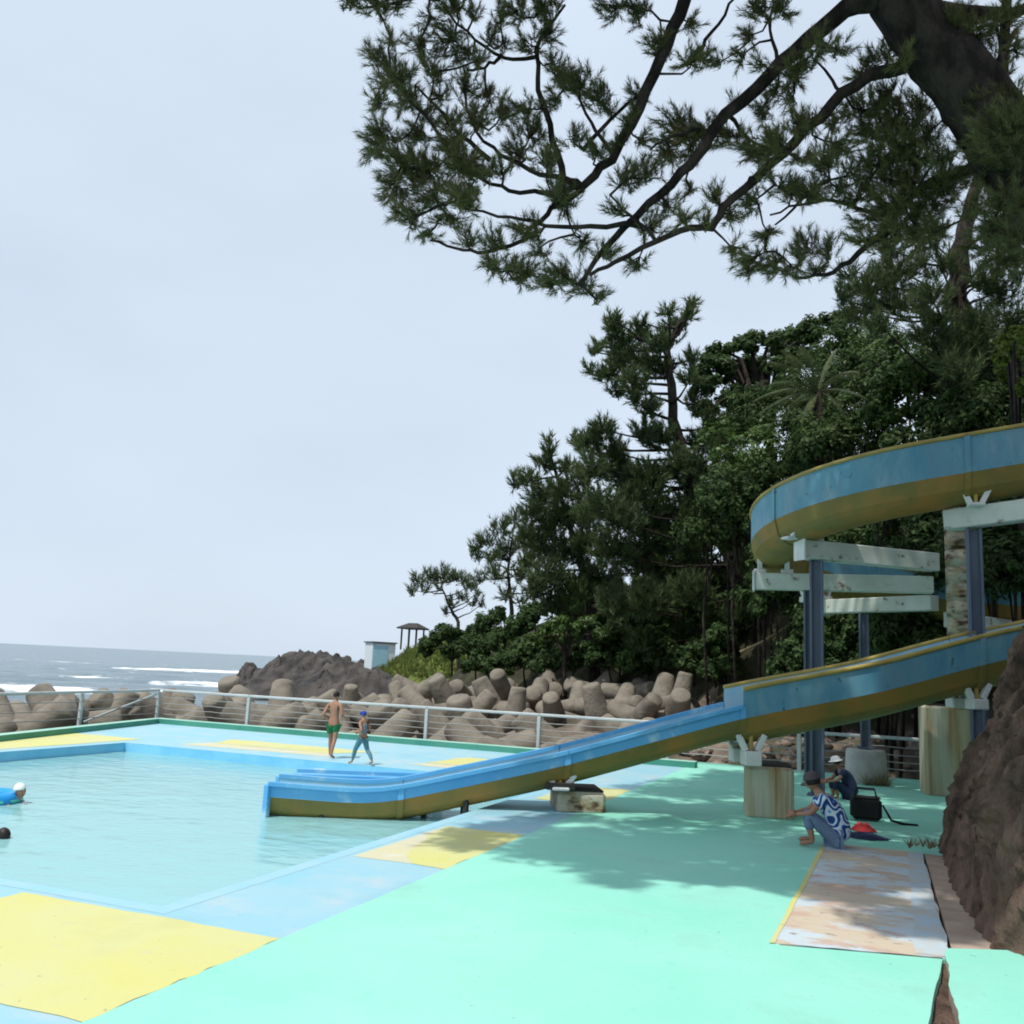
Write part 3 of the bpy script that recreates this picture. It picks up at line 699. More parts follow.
e = np.array([math.cos(rad(143)), math.sin(rad(143))]); pp = HC + e * 2.25; hpost(pp[0], pp[1], 0.84, 4.17, .24)
p60 = HC + np.array([math.cos(rad(60)), math.sin(rad(60))]) * 3.6; hpost(p60[0], p60[1], -.6, 3.82, .3)

# concrete footings: things of their own
def pier(label, x, y, w_, d2, z1, rz, m, steel=False):
    root = thing("concrete_pier", (x, y, 0), label, "pier")
    mb = MB(); mb.box((x, y, z1 / 2 - .02), (w_, d2, z1 + .04), rz, 0, .06); mb.build("shaft", m, root)
    mb = MB(); mb.box((x, y, z1 + .016), (w_ * .9, d2 * .9, .03), rz, 0, .005); mb.build("base_plate", "dark", root)
    return root
rzs = math.atan2(d_[1], d_[0])
pc = np.array([-2.0, 17.5]) + n_ * 0.45 + d_ * .12
pier("short rust streaked concrete pier under the middle of the straight slide", pc[0] + .17, pc[1] + .05, 0.84, 0.95, 0.88, .16, "pier")
for u in (.40, -.25): bracket(-0.24, u, 0.91)
p3 = np.array([-5.0, 16.0]) + n_ * 0.38 + d_ * .15
root = pier("low dark wet concrete block under the slide beside the pool", p3[0], p3[1], 0.85, 1.05, 0.34, rzs, "tower")
for u in (.42, -.3): bracket(-3.6, u, 0.37)
mb = MB(); mb.bar(P_(-3.6, .55, -.0) * np.array([1, 1, 0]) + np.array([0, 0, .44]), P_(-3.6, -.55, 0) * np.array([1, 1, 0]) + np.array([0, 0, .44]), .5, .12); mb.build("cross_beam", "dark", slide)
pier("tall rust streaked concrete pier beneath the spiral tower", HC[0], HC[1] + .3, 1.12, 1.0, 2.0, 0.1, "pier")
ped = thing("concrete_pedestal", (pp[0], pp[1], 0), "round grey concrete pedestal under a thin slide post", "pedestal")
mb = MB(); mb.lathe([(.50, -.02), (.50, .1), (.47, .78), (.44, .82)], (pp[0], pp[1], 0), 24); mb.build("drum", "pierclean", ped)
# ------------------------------------------------------------------ tetrapods
def tetra_mesh(seed):
    rn = random.Random(seed); mb = MB()
    dirs = [Vector((0, 0, 1))] + [Vector((math.cos(a) * 0.943, math.sin(a) * 0.943, -0.333)) for a in (0, 2 * PI / 3, 4 * PI / 3)]
    for d in dirs:
        d = d.normalized(); k = 16
        L_ = 1.62
        prof = [(0.0, .62), (0.5, .60), (1.0, .54), (1.72, .46), (1.84, .44), (1.91, .37)]
        mb.tube([d * t for t, _ in prof], [r for _, r in prof], k)
    mb.ball((0, 0, 0), 0.70, 16, 12)
    me_o = mb.build("tetrapod_leg_mesh", "conc"); me = me_o.data; bpy.data.objects.remove(me_o)
    for v in me.vertices:
        c = v.co; n = fbm(c.x * 1.3 + seed * 9, c.y * 1.3, c.z * 1.3); v.co = c * (1 + 0.025 * n)
    return me
TM = [tetra_mesh(i) for i in range(3)]
for m_ in TM: m_.name = "tetrapod"
tn = [0]
rt = random.Random(5)
def tetrapod(x, y, z, sc, label, group, eul=None):
    o = bpy.data.objects.new("tetrapod", TM[tn[0] % 3]); COL.objects.link(o); tn[0] += 1
    o.location = (x, y, z); o.scale = (sc,) * 3
    o.rotation_euler = eul if eul is not None else (rt.uniform(-1.2, 1.2), rt.uniform(-1.2, 1.2), rt.uniform(0, 6.28))
    return tag(o, label, "tetrapod", group)
LA, GA_ = "grey concrete tetrapod in the sea wall behind the left fence", "tetrapods behind the left end of the deck"
LB, GB_ = "weathered concrete tetrapod low behind the far fence, left of the rubble", "low tetrapods behind the far fence"
LC, GC_ = "tan concrete tetrapod in the heap below the dark trees", "tetrapods heaped below the trees"
for k in range(7):      # left end of the deck
    y = 12.5 + k * 2.15; tetrapod(-25.9 - .35 * (y - 20) * .28 + rt.uniform(-.4, .4), y, -0.85 + rt.uniform(-.3, .25), rt.uniform(.95, 1.08), LA, GA_)
for k in range(6):
    y = 14 + k * 2.6; tetrapod(-29.3 + rt.uniform(-.5, .5), y, -1.7 + rt.uniform(-.3, .5), 1.05, LA, GA_)
tetrapod(-25.6, 19.75, -0.45, 1.0, "large grey tetrapod with an upright leg above the left fence rail", GA_, (0.12, -0.1, 0.4))
for k in range(9):      # behind the far fence, low row
    x = -26.0 + k * 1.9; tetrapod(x + rt.uniform(-.3, .3), 29.3 + .10 * k + rt.uniform(-.4, .4), -0.95 + rt.uniform(-.15, .25), 1.0, LB, GB_)
for k in range(9):
    x = -25.5 + k * 2.15; tetrapod(x + rt.uniform(-.3, .3), 32.0 + rt.uniform(-.4, .4), -0.75 + rt.uniform(-.2, .25), 1.05, LB, GB_)
for k in range(6):
    x = -26.5 + k * 2.3; tetrapod(x + rt.uniform(-.3, .3), 34.9 + rt.uniform(-.5, .5), -0.7 + rt.uniform(-.3, .2), 1.08, LB, GB_)
for (px, py, D) in [(8, 708, 35), (62, 708, 36.5), (86, 706, 37), (108, 709, 37.5), (130, 706, 38), (150, 709, 38.5), (172, 708, 38), (192, 706, 38.5), (212, 706, 38), (230, 708, 37), (268, 706, 36.5), (292, 704, 36.5)]:
    p = at(px, py, D); tetrapod(p[0], p[1], p[2] - .95, rt.uniform(.85, 1.0), LA if px < 155 else LB, GA_ if px < 155 else GB_)
# heap below the trees, positions surveyed from the photograph
heap = [(318, 706, 37.0), (352, 700, 38.0), (385, 708, 36.5), (405, 692, 39), (428, 700, 38), (452, 694, 40), (470, 704, 38), (495, 695, 39), (515, 703, 37), (536, 690, 40), (556, 702, 37.5),
        (578, 690, 39), (600, 703, 36.5), (622, 692, 38.5), (640, 702, 36), (660, 690, 38), (676, 702, 36), (420, 680, 43), (465, 684, 44), (505, 682, 43), (550, 684, 43), (595, 681, 42), (635, 680, 41), (352, 697, 42)]
for (px, py, D) in heap:
    p = at(px, py, D); tetrapod(p[0], p[1], p[2] - .72, rt.uniform(.64, .84), LC, GC_)
p = at(680, 694, 36.5); tetrapod(p[0], p[1], p[2] - .35, 0.62, "tan tetrapod with one leg standing upright, the rightmost of the heap", GC_, (0.15, 0.1, 1.2))

# rubble stones between fence and heap
def stone_mesh(seed):
    bm = bmesh.new(); bmesh.ops.create_icosphere(bm, subdivisions=3, radius=1.0)
    for v in bm.verts:
        c = v.co.copy(); n = fbm(c.x * 1.1 + seed * 7, c.y * 1.1, c.z * 1.1, 3); q = fbm(c.x * 3 + seed, c.y * 3, c.z * 3, 3)
        v.co = Vector((c.x, c.y * .8, c.z * .6)) * (1 + .38 * n + .10 * q)
    me = bpy.data.meshes.new("stone"); bm.to_mesh(me); bm.free(); me.materials.append(PAL["stone"]); return me
SMs = [stone_mesh(i) for i in range(5)]
for k in range(150):
    x = rt.uniform(-14, 4); y = 27.0 + (rt.random() ** 1.3) * (5.5 if x > -6 else 3.5)
    z = terrain_h(x, y)
    o = bpy.data.objects.new("stone", SMs[k % 5]); COL.objects.link(o)
    s_ = 0.12 + 0.30 * rt.random() ** 2.2; o.location = (x, y, z + s_ * .25); o.scale = (s_,) * 3; o.rotation_euler = (rt.uniform(-.5, .5), rt.uniform(-.5, .5), rt.uniform(0, 6))
    tag(o, "brown rubble stone on the slope behind the far fence", "stone", "rubble stones behind the far fence")

# sea rocks
def sea_rock(label, px0, px1, pytop, D, zb, depth, seed, peaks):
    a = at(px0, 650, D); b_ = at(px1, 650, D); n = 110; m_ = 60
    top = at((px0 + px1) / 2, pytop, D)[2]
    ux = (b_ - a); ux[2] = 0; ln = np.linalg.norm(ux); ux /= ln; vy = np.array([-ux[1], ux[0], 0])
    if vy[1] < 0: vy = -vy
    P = np.zeros((n, m_, 3))
    for i in range(n):
        f = i / (n - 1); env = np.interp(f, [q[0] for q in peaks], [q[1] for q in peaks])
        for j in range(m_):
            g_ = j / (m_ - 1) * 2 - 1
            x, y = f * ln, g_ * depth
            sh = max(0, 1 - abs(g_) ** 2.2) ** .7
            r = 1 - abs(mnoise.noise(Vector((x * .35 + seed, y * .35, 1.0)))) * 1.1
            h_ = (top - zb) * env * sh * (0.80 + .28 * (r - .6)) + 0.9 * fbm(x * .5 + seed, y * .5, 2) * sh + .28 * fbm(x * 1.1, y * 1.1, seed) * sh
            p = a + ux * (x + .6 * fbm(x * .6, y * .6, 5 + seed)) + vy * (y + .6 * fbm(x * .6, y * .6, 8 + seed)); P[i, j] = (p[0], p[1], zb + h_ - (0.8 if sh < .05 else 0))
    o = grid_mesh("sea_rock", P, "rock", False); tag(o, label, "rock"); return o
sea_rock("small dark rock standing in the surf left of the headland", 236, 268, 660, 140, -3.4, 3.2, 1, [(0, .15), (.3, .9), (.6, 1), (1, .3)])
sea_rock("long dark rock ridge at the seaward end of the headland", 252, 385, 646, 128, -3.6, 9, 4, [(0, .35), (.18, .85), (.4, 1), (.7, .9), (1, .8)])
sea_rock("brown jagged rock mass in front of the pale blue shed", 270, 440, 651, 80, -3.4, 7, 9, [(0, .1), (.12, .5), (.3, .85), (.5, .95), (.66, .85), (.8, .7), (1, .5)])

# grassy bank, shed and pavilion on the headland
gp0 = at(425, 650, 80)
P = np.zeros((60, 40, 3)); A0 = at(352, 672, 89); A1 = at(500, 650, 80)
for i in range(60):
    for j in range(40):
        f, g_ = i / 59, j / 39; p = A0 * (1 - f) + A1 * f; ux = (A1 - A0) / np.linalg.norm(A1 - A0); vy = np.array([-ux[1], ux[0], 0]); vy = vy if vy[1] > 0 else -vy
        p = p + vy * (g_ * 16 - 3); zt = np.interp(f, [0, .25, .42, .55, 1], [1.0, 2.6, 4.2, 4.8, 5.5]); z = -0.2 + (zt + .2) * min(1, g_ * 3.2) ** .7
        P[i, j] = (p[0], p[1], z + .18 * fbm(p[0] * .5, p[1] * .5))
struct(grid_mesh("grass_bank", P, "grass"))
GB_ = P.copy()
s0 = at(379, 667, 87); zS = s0[2]
shed = thing("shed", (s0[0], s0[1], zS), "small white and pale blue shed on the headland rocks", "shed")
rzS = math.atan2(s0[1], s0[0]) + PI / 2 + .35
def lc(x, y, z): c, s_ = math.cos(rzS), math.sin(rzS); return (s0[0] + c * x - s_ * y, s0[1] + s_ * x + c * y, zS + z)
mb = MB(); mb.box(lc(0, 0, .85), (2.2, 2.0, 2.6), rzS); mb.build("wall", "shed", shed)
sgn = -1 if np.linalg.norm(np.array(lc(0, -1, 0))[:2]) < np.linalg.norm(np.array(lc(0, 1, 0))[:2]) else 1
fl_ = MB(); fl_.box(lc(.35, sgn * 1.02, .80), (1.45, .06, 2.3), rzS); fl_.build("door", "shedblue", shed)
fl_ = MB(); fl_.box(lc(0, 0, 2.21), (2.45, 2.3, .12), rzS); fl_.build("roof", "shedroof", shed)
g0 = at(412, 645, 93); pav = thing("pavilion", g0, "small open pavilion with a dark roof and posts on the grassy headland", "pavilion")
for dx in (-.8, 0.0, .8):
    for dy in (-.8, .8):
        mb = MB(); mb.box((g0[0] + dx, g0[1] + dy, g0[2] + .6), (.14, .14, 2.2)); mb.build("post", "wood", pav)
mb = MB()
zt = g0[2] + 1.65; V = [(g0[0] + sx_ * 1.15, g0[1] + sy_ * 1.3, zt) for sx_, sy_ in ((-1, -1), (1, -1), (1, 1), (-1, 1))] + [(g0[0] - .5, g0[1], zt + .5), (g0[0] + .5, g0[1], zt + .5)]
V += [(v[0], v[1], v[2] - .12) for v in V[:4]]
mb.add(V, [(0, 1, 5, 4), (2, 3, 4, 5), (1, 2, 5), (3, 0, 4), (0, 6, 7, 1), (1, 7, 8, 2), (2, 8, 9, 3), (3, 9, 6, 0), (9, 8, 7, 6)]); mb.build("roof", "wood", pav)

# ------------------------------------------------------------------ people
def skin_bake(J, E, sub=2):
    """J: name -> (x, y, z, r); E: pairs. Returns vertices and faces of one continuous skinned surface."""
    names = list(J); me = bpy.data.meshes.new("skin_tmp")
    me.from_pydata([J[k][:3] for k in names], [(names.index(a), names.index(b)) for a, b in E], [])
    o = bpy.data.objects.new("skin_tmp", me); COL.objects.link(o)
    o.modifiers.new("skin", 'SKIN'); sv = me.skin_vertices[0].data
    for i, k in enumerate(names): sv[i].radius = (J[k][3],) * 2 if len(J[k]) == 4 else (J[k][3], J[k][4]); sv[i].use_root = (i == 0)
    md = o.modifiers.new("sub", 'SUBSURF'); md.levels = sub; md.render_levels = sub
    dg = bpy.context.evaluated_depsgraph_get(); ev = o.evaluated_get(dg); m2 = ev.to_mesh()
    V = [tuple(v.co) for v in m2.vertices]; Fs = [tuple(p.vertices) for p in m2.polygons]
    ev.to_mesh_clear(); bpy.data.objects.remove(o); bpy.data.meshes.remove(me)
    return V, Fs
def head(mb, c, r, yaw, pitch=0.0, roll=0.0, mi_skin=0, mi_dark=1):
    """head with face looking along yaw (0 = +x); r = half the head's height"""
    rot = (Matrix.Rotation(yaw, 3, 'Z') @ Matrix.Rotation(pitch, 3, 'Y') @ Matrix.Rotation(roll, 3, 'X'))
    c = Vector(c)
    q = lambda x, y, z: c + rot @ (Vector((x, y, z)) * r)
    V = []; Fs = []; n, k = 16, 12
    for i in range(k + 1):
        ph = -PI / 2 + PI * i / k
        for j in range(n):
            th = 2 * PI * j / n; x, y, z = math.cos(ph) * math.cos(th), math.cos(ph) * math.sin(th), math.sin(ph)
            jaw = 1 - .28 * max(0, -z) ** 1.2
            V.append(q(x * .78 * jaw + (.06 if z < 0 and x > 0 else 0), y * .66 * jaw, z))
    for i in range(k):
        for j in range(n): Fs.append((i * n + j, i * n + (j + 1) % n, (i + 1) * n + (j + 1) % n, (i + 1) * n + j))
    mb.add(V, Fs, mi_skin, True)
    mb.tube([q(.74, 0, .12), q(.88, 0, -.12), q(.80, 0, -.20)], [.05 * r, .11 * r, .08 * r], 6, mi_skin)
    for s in (-1, 1):
        mb.ball(q(.70, .27 * s, .06), .075 * r, 8, 5, mi_dark, rot=None)
        mb.ball(q(-.02, .66 * s, -.05), (.16 * r, .08 * r, .22 * r), 8, 5, mi_skin, rot=rot)
    mb.tube([q(.70, -.2, -.46), q(.76, 0, -.46), q(.70, .2, -.46)], [.03 * r, .05 * r, .03 * r], 5, mi_dark)
    return rot
def hand(mb, wrist, d, palm_n, sz, mi=0, curl=.5, thumb=1):
    d = Vector(d).normalized(); nn = Vector(palm_n); nn = (nn - d * nn.dot(d)).normalized(); sd_ = d.cross(nn)
    w = Vector(wrist); pc_ = w + d * sz * .5
    mb.tube([w, w + d * sz * .25, w + d * sz * .52], [.17 * sz, .24 * sz, .22 * sz], 8, mi)
    for i, ln in enumerate((.40, .46, .43, .34)):
        b_ = w + d * sz * .5 + sd_ * sz * (.18 - .12 * i); p1 = b_ + (d * math.cos(curl * .5) + nn * math.sin(curl * .5)) * sz * ln * .5; p2 = p1 + (d * math.cos(curl * 1.4) + nn * math.sin(curl * 1.4)) * sz * ln * .5
        mb.tube([b_ - d * sz * .1, b_, p1, p2], [.055 * sz, .055 * sz, .05 * sz, .04 * sz], 5, mi)
    b_ = w + d * sz * .18 + sd_ * sz * .2 * thumb; mb.tube([b_, b_ + (d * .6 + sd_ * .7 * thumb + nn * .2) * sz * .22, b_ + (d * 1.1 + sd_ * .75 * thumb + nn * .4) * sz * .34], [.075 * sz, .065 * sz, .045 * sz], 5, mi)

def figure(root, J, E, clothes, hd, hands, mats=("skin", "hair")):
    base = Vector(root.location)
    mv = lambda p: (p[0] + base.x, p[1] + base.y, p[2] + base.z)
    V, Fs = skin_bake(J, E); mb = MB(); mb.add([mv(v) for v in V], Fs, 0, True)
    c, r, yaw, pitch = hd; head(mb, mv(c), r, yaw, pitch)
    for (w, d, nn, sz, th, cu) in hands: hand(mb, mv(w), d, nn, sz, 0, cu, th)
    body = mb.build("body", list(mats), root)
    for (nm, Jc, Ec, m_) in clothes:
        V, Fs = skin_bake(Jc, Ec); mb = MB(); mb.add([mv(v) for v in V], Fs, 0, True); mb.build(nm, m_, root)
    return body
def standing(label, pos, H, yaw, stride, swing, clothes_spec, hair_spec, elbow=0.2, skin="skin"):
    """standing / walking figure facing yaw"""
    root = thing("person", pos, label, "person")
    c, s = math.cos(yaw), math.sin(yaw)
    T = lambda f, l, z: (c * f * H - s * l * H, s * f * H + c * l * H, z * H)
    def j(f, l, z, r, r2=None): return (*T(f, l, z), r * H) if r2 is None else (*T(f, l, z), r * H, r2 * H)
    J = dict(pelvis=j(0, 0, .53, .075, .062), waist=j(.005, 0, .61, .068, .055), chest=j(.005, 0, .73, .082, .06), neckb=j(.0, 0, .81, .045), neck=j(.012, 0, .86, .032), skull=j(.02, 0, .90, .035))
    E = [("pelvis", "waist"), ("waist", "chest"), ("chest", "neckb"), ("neckb", "neck"), ("neck", "skull")]
    hands = []
    for k, sg in (("l", 1), ("r", -1)):
        st = stride * sg; sw = -swing * sg
        kn = (st * .12 + .03 * abs(stride), .275 + .01 * (st < 0)); an = (st * .22 - (.05 if st < 0 else 0) * 1, .045 + (.03 if st < 0 and stride > .3 else 0))
        J.update({"hip" + k: j(0, .05 * sg, .49, .058), "kn" + k: j(kn[0], .055 * sg, kn[1], .034), "calf" + k: j((kn[0] * .55 + an[0] * .45) - .01, .055 * sg, kn[1] * .65 + an[1] * .35, .031), "an" + k: j(an[0], .055 * sg, an[1], .02), "toe" + k: j(an[0] + .10, .062 * sg, max(.014, an[1] - .03), .018)})
        E += [("pelvis", "hip" + k), ("hip" + k, "kn" + k), ("kn" + k, "calf" + k), ("calf" + k, "an" + k), ("an" + k, "toe" + k)]
        el = (sw * .10 - elbow * .10, .145 * sg, .63 + elbow * .02); wr = (sw * .20 + elbow * .22, .14 * sg - elbow * .05 * sg, .50 + elbow * .16)
        J.update({"sh" + k: j(0, .105 * sg, .795, .036), "el" + k: j(*el, .024), "wr" + k: j(*wr, .017)})
        E += [("neckb", "sh" + k), ("sh" + k, "el" + k), ("el" + k, "wr" + k)]
        W_ = Vector(T(*wr)); D_ = W_ - Vector(T(*el)); hands.append((W_, D_, Vector((-s * -sg, c * -sg, 0)), .11 * H, 1 if sg > 0 else -1, .6))
    cl = []
    for nm, m_, what in clothes_spec:
        g_ = .012
        if what == "shorts":
            Jc = {k2: (*J[k2][:3], J[k2][3] + g_ * H, *( [J[k2][4] + g_ * H] if len(J[k2]) > 4 else [])) for k2 in ("pelvis",)}
            Jc["pelvis"] = j(0, 0, .55, .086, .075)
            Ec = []
            for k2 in "lr":
                a, b_ = Vector(J["hip" + k2][:3]), Vector(J["kn" + k2][:3]); Jc["hip" + k2] = (*a, .070 * H); q = a.lerp(b_, .62); Jc["hem" + k2] = (*q, .066 * H); Ec += [("pelvis", "hip" + k2), ("hip" + k2, "hem" + k2)]
            cl.append((nm, Jc, Ec, m_))
        if what == "vest":
            Jc = dict(pelvis=j(0, 0, .55, .08, .068), waist=j(.005, 0, .61, .078, .066), chest=j(.005, 0, .73, .09, .07), nk=j(0, 0, .80, .06))
            cl.append((nm, Jc, [("pelvis", "waist"), ("waist", "chest"), ("chest", "nk")], m_))
        if what == "leggings":
            Jc = dict(pelvis=j(0, 0, .54, .084, .07)); Ec = []
            for k2 in "lr":
                for a in ("hip", "kn", "calf"): Jc[a + k2] = (*J[a + k2][:3], J[a + k2][3] + .011 * H)
                Jc["cuff" + k2] = (*Vector(J["calf" + k2][:3]).lerp(Vector(J["an" + k2][:3]), .75), .031 * H)
                Ec += [("pelvis", "hip" + k2), ("hip" + k2, "kn" + k2), ("kn" + k2, "calf" + k2), ("calf" + k2, "cuff" + k2)]
            cl.append((nm, Jc, Ec, m_))
    hc = T(.03, 0, .935); r = .068 * H
    figure(root, J, E, cl, (hc, r, yaw, .05), hands, (skin, "hair"))
    hs, hm = hair_spec; mb = MB(); base = Vector(root.location); rot = Matrix.Rotation(yaw, 3, 'Z') @ Matrix.Rotation(-.25, 3, 'Y')
    mb.ball(Vector(hc) + base + Vector((-c * .006 * H, -s * .006 * H, .01 * H)), (r * .86, r * .75, r * 1.04), 14, 8, 0, rot=rot, zmin=-.12)
    if hs == "cap": mb.tube([Vector(hc) + base + Vector(T(f, 0, .022)) for f in (.04, .075, .10)], [.045 * H, .038 * H, .02 * H], 8)
    mb.build("cap" if hs == "cap" else "hair", hm, root)
    return root
pm = gnd(331, 758); pcd = gnd(361, 765)
camyaw = lambda p: math.atan2(-p[1], -p[0])
standing("slim person in green swimming shorts walking along the far pool edge", pm, 1.60, rad(95), .30, .35, [("swim_shorts", "green", "shorts")], ("hair", "hair"), .6)
standing("child in a bright blue cap striding along the far pool edge", pcd, 1.22, rad(160), .95, .5, [("leggings", "teal", "leggings"), ("vest", "greycloth", "vest")], ("cap", "capblue"), .7)

# seated person in the patterned shirt, seen from behind, facing left
def crouch(label, pos, yaw, sc, legm, topm, hatm, hatkind, skin="skin", lean=.20):
    root = thing("person", pos, label, "person"); c, s = math.cos(yaw), math.sin(yaw)
    T = lambda f, l, z: (c * f * sc - s * l * sc, s * f * sc + c * l * sc, z * sc)
    def j(f, l, z, r, r2=None): return (*T(f, l, z), r * sc) if r2 is None else (*T(f, l, z), r * sc, r2 * sc)
    J = dict(pelvis=j(0, 0, .13, .13, .115), waist=j(.02, 0, .27, .12, .10), chest=j(.10, 0, .48, .135, .105), neckb=j(lean, 0, .62, .07), neck=j(lean + .055, 0, .68, .05), skull=j(lean + .085, 0, .74, .055))
    E = [("pelvis", "waist"), ("waist", "chest"), ("chest", "neckb"), ("neckb", "neck"), ("neck", "skull")]
    hands = []; Jp = dict(pelvis=j(0, 0, .14, .145, .125)); Ep = []; Js = dict(hem=j(-.03, 0, .06, .20, .17), waist=j(.0, 0, .27, .185, .16), chest=j(.085, 0, .48, .185, .155), neckb=j(lean - .02, 0, .615, .115)); Es = [("hem", "waist"), ("waist", "chest"), ("chest", "neckb")]
    for k, sg in (("l", 1), ("r", -1)):
        J.update({"hip" + k: j(.06, .09 * sg, .12, .09), "kn" + k: j(.40, .16 * sg, .40, .06), "calf" + k: j(.37, .155 * sg, .24, .052), "an" + k: j(.33, .15 * sg, .06, .034), "toe" + k: j(.50, .17 * sg, .03, .03)})
        E += [("pelvis", "hip" + k), ("hip" + k, "kn" + k), ("kn" + k, "calf" + k), ("calf" + k, "an" + k), ("an" + k, "toe" + k)]
        el = (.36, .21 * sg, .42); wr = (.54, .12 * sg, .38)
        J.update({"sh" + k: j(lean - .01, .165 * sg, .595, .055), "el" + k: j(*el, .038), "wr" + k: j(*wr, .026)})
        E += [("neckb", "sh" + k), ("sh" + k, "el" + k), ("el" + k, "wr" + k)]
        Jp.update({"hip" + k: j(.06, .09 * sg, .125, .108), "kn" + k: j(.405, .16 * sg, .405, .076), "cf" + k: j(.36, .153 * sg, .19, .064)}); Ep += [("pelvis", "hip" + k), ("hip" + k, "kn" + k), ("kn" + k, "cf" + k)]
        q = Vector(T(lean - .01, .165 * sg, .595)).lerp(Vector(T(*el)), .62)
        Js.update({"sh" + k: j(lean - .015, .165 * sg, .60, .088), "sl" + k: (*q, .080 * sc)}); Es += [("neckb", "sh" + k), ("sh" + k, "sl" + k)]
        W_ = Vector(T(*wr)); hands.append((W_, W_ - Vector(T(*el)), Vector((0, 0, -1)), .17 * sc, 1 if sg > 0 else -1, .7))
    hc = T(lean + .12, 0, .80); r = .112 * sc
    figure(root, J, E, [("trousers", Jp, Ep, legm), ("shirt", Js, Es, topm)], (hc, r, yaw, .35), hands, (skin, "hair"))
    base = Vector(root.location); rot = Matrix.Rotation(yaw, 3, 'Z') @ Matrix.Rotation(.22, 3, 'Y')
    mb = MB(); mb.ball(Vector(hc) + base + Vector(T(-.012, 0, .008)), (r * .88, r * .78, r * 1.03), 14, 8, 0, rot=rot, zmin=-.35); mb.build("hair", "hair", root)
    mb = MB(); cc = Vector(hc) + base + rot @ Vector((0, 0, r * .28))
    prof = [(.0, .98), (.45, .94), (.78, .72), (.93, .30), (.97, .06)] + ([(1.42, -.10), (1.44, -.14)] if hatkind == "brim" else [(1.06, -.02)])
    V = []; Fs = []; n = 20
    for (rr, z) in prof:
        for i in range(n): V.append(cc + rot @ Vector((rr * r * .93 * math.cos(2 * PI * i / n), rr * r * .86 * math.sin(2 * PI * i / n), z * r * .85)))
    for i in range(len(prof) - 1):
        for q in range(n): Fs.append((i * n + q, i * n + (q + 1) % n, (i + 1) * n + (q + 1) % n, (i + 1) * n + q))
    mb.add(V, Fs, 0, True); hb = mb.build("hat", hatm, root); md = hb.modifiers.new("thick", 'SOLIDIFY'); md.thickness = .008
    return root
sp = gnd(839, 848)
crouch("person squatting in a blue patterned shirt and grey hat, seen from behind", (sp[0], sp[1], 0.01), rad(186), 1.14, "denim", "shirt", "hat", "round", lean=.21)
p2_ = gnd(851, 800)
crouch("person in a white brimmed hat and navy clothes crouching behind the patterned shirt", (p2_[0], p2_[1], 0.005), rad(200), .95, "navy", "navy", "white", "brim", lean=.20)

# things lying by the seated person
b0 = gnd(866, 821); bag = thing("bag", (b0[0], b0[1], 0.005), "black square shoulder bag standing on the mint walkway behind the squatting person", "bag")
mb = MB(); mb.box((b0[0], b0[1], .22), (.52, .30, .38), .15, 0, .06); mb.build("pouch", "black", bag)
mb = MB(); mb.box((b0[0], b0[1], .415), (.48, .26, .03), .15, 0, .01); mb.build("flap", "dark", bag)
for sg in (-1, 1):
    mb = MB(); mb.tube([(b0[0] - .18, b0[1] + .1 * sg, .42), (b0[0] - .15, b0[1] + .09 * sg, .56), (b0[0] + .15, b0[1] + .09 * sg, .56), (b0[0] + .18, b0[1] + .1 * sg, .42)], .014, 6); mb.build("handle", "black", bag)
mb = MB(); mb.tube([(b0[0] + .28, b0[1], .3), (b0[0] + .42, b0[1] - .06, .06), (b0[0] + .62, b0[1] - .1, .02), (b0[0] + .85, b0[1] - .04, .02)], [.02, .025, .03, .02], 6); mb.build("strap", "black", bag)
t0 = gnd(846, 797); tb = thing("tote_bag", (t0[0], t0[1], 0.005), "small teal green bag standing between the two crouching people", "bag")
mb = MB(); mb.box((t0[0], t0[1], .17), (.26, .18, .33), .3, 0, .04); mb.build("pouch", "bagteal", tb)
mb = MB(); mb.tube([(t0[0] - .08, t0[1], .32), (t0[0] - .05, t0[1], .44), (t0[0] + .05, t0[1], .44), (t0[0] + .08, t0[1], .32)], .012, 6); mb.build("handle", "bagteal", tb)
def cloth(name, label, c, sx_, sy_, hh, m_, cat, seed):
    n = 26; P = np.zeros((n, n, 3))
    for i in range(n):
        for jj in range(n):
            u, v = i / (n - 1) * 2 - 1, jj / (n - 1) * 2 - 1; e_ = max(0, 1 - (u * u + v * v) ** 1.5 * .55)
            k_ = max(abs(u), abs(v)); ln = math.hypot(u, v) or 1; u2, v2 = u * k_ / ln, v * k_ / ln
            P[i, jj] = (c[0] + u2 * sx_ * (1 + .25 * fbm(u * 2 + seed, v * 2)), c[1] + v2 * sy_ * (1 + .25 * fbm(u * 2, v * 2 + seed)), .012 + hh * max(0, 1 - k_ ** 2) * (.65 + .8 * abs(fbm(u * 1.3 + seed, v * 1.3, 3))))
    o = grid_mesh(name, P, m_); tag(o, label, cat); return o
c_ = gnd(865, 838); cloth("folded_cloth", "dark navy cloth lying crumpled on the walkway beside the black bag", c_, .36, .24, .09, "navy", "cloth", 3)
c_ = gnd(864, 831); cloth("red_pouch", "small bright red cloth bundle lying on the dark navy cloth", (c_[0], c_[1] - .05, 0), .19, .14, .15, "red", "pouch", 8)

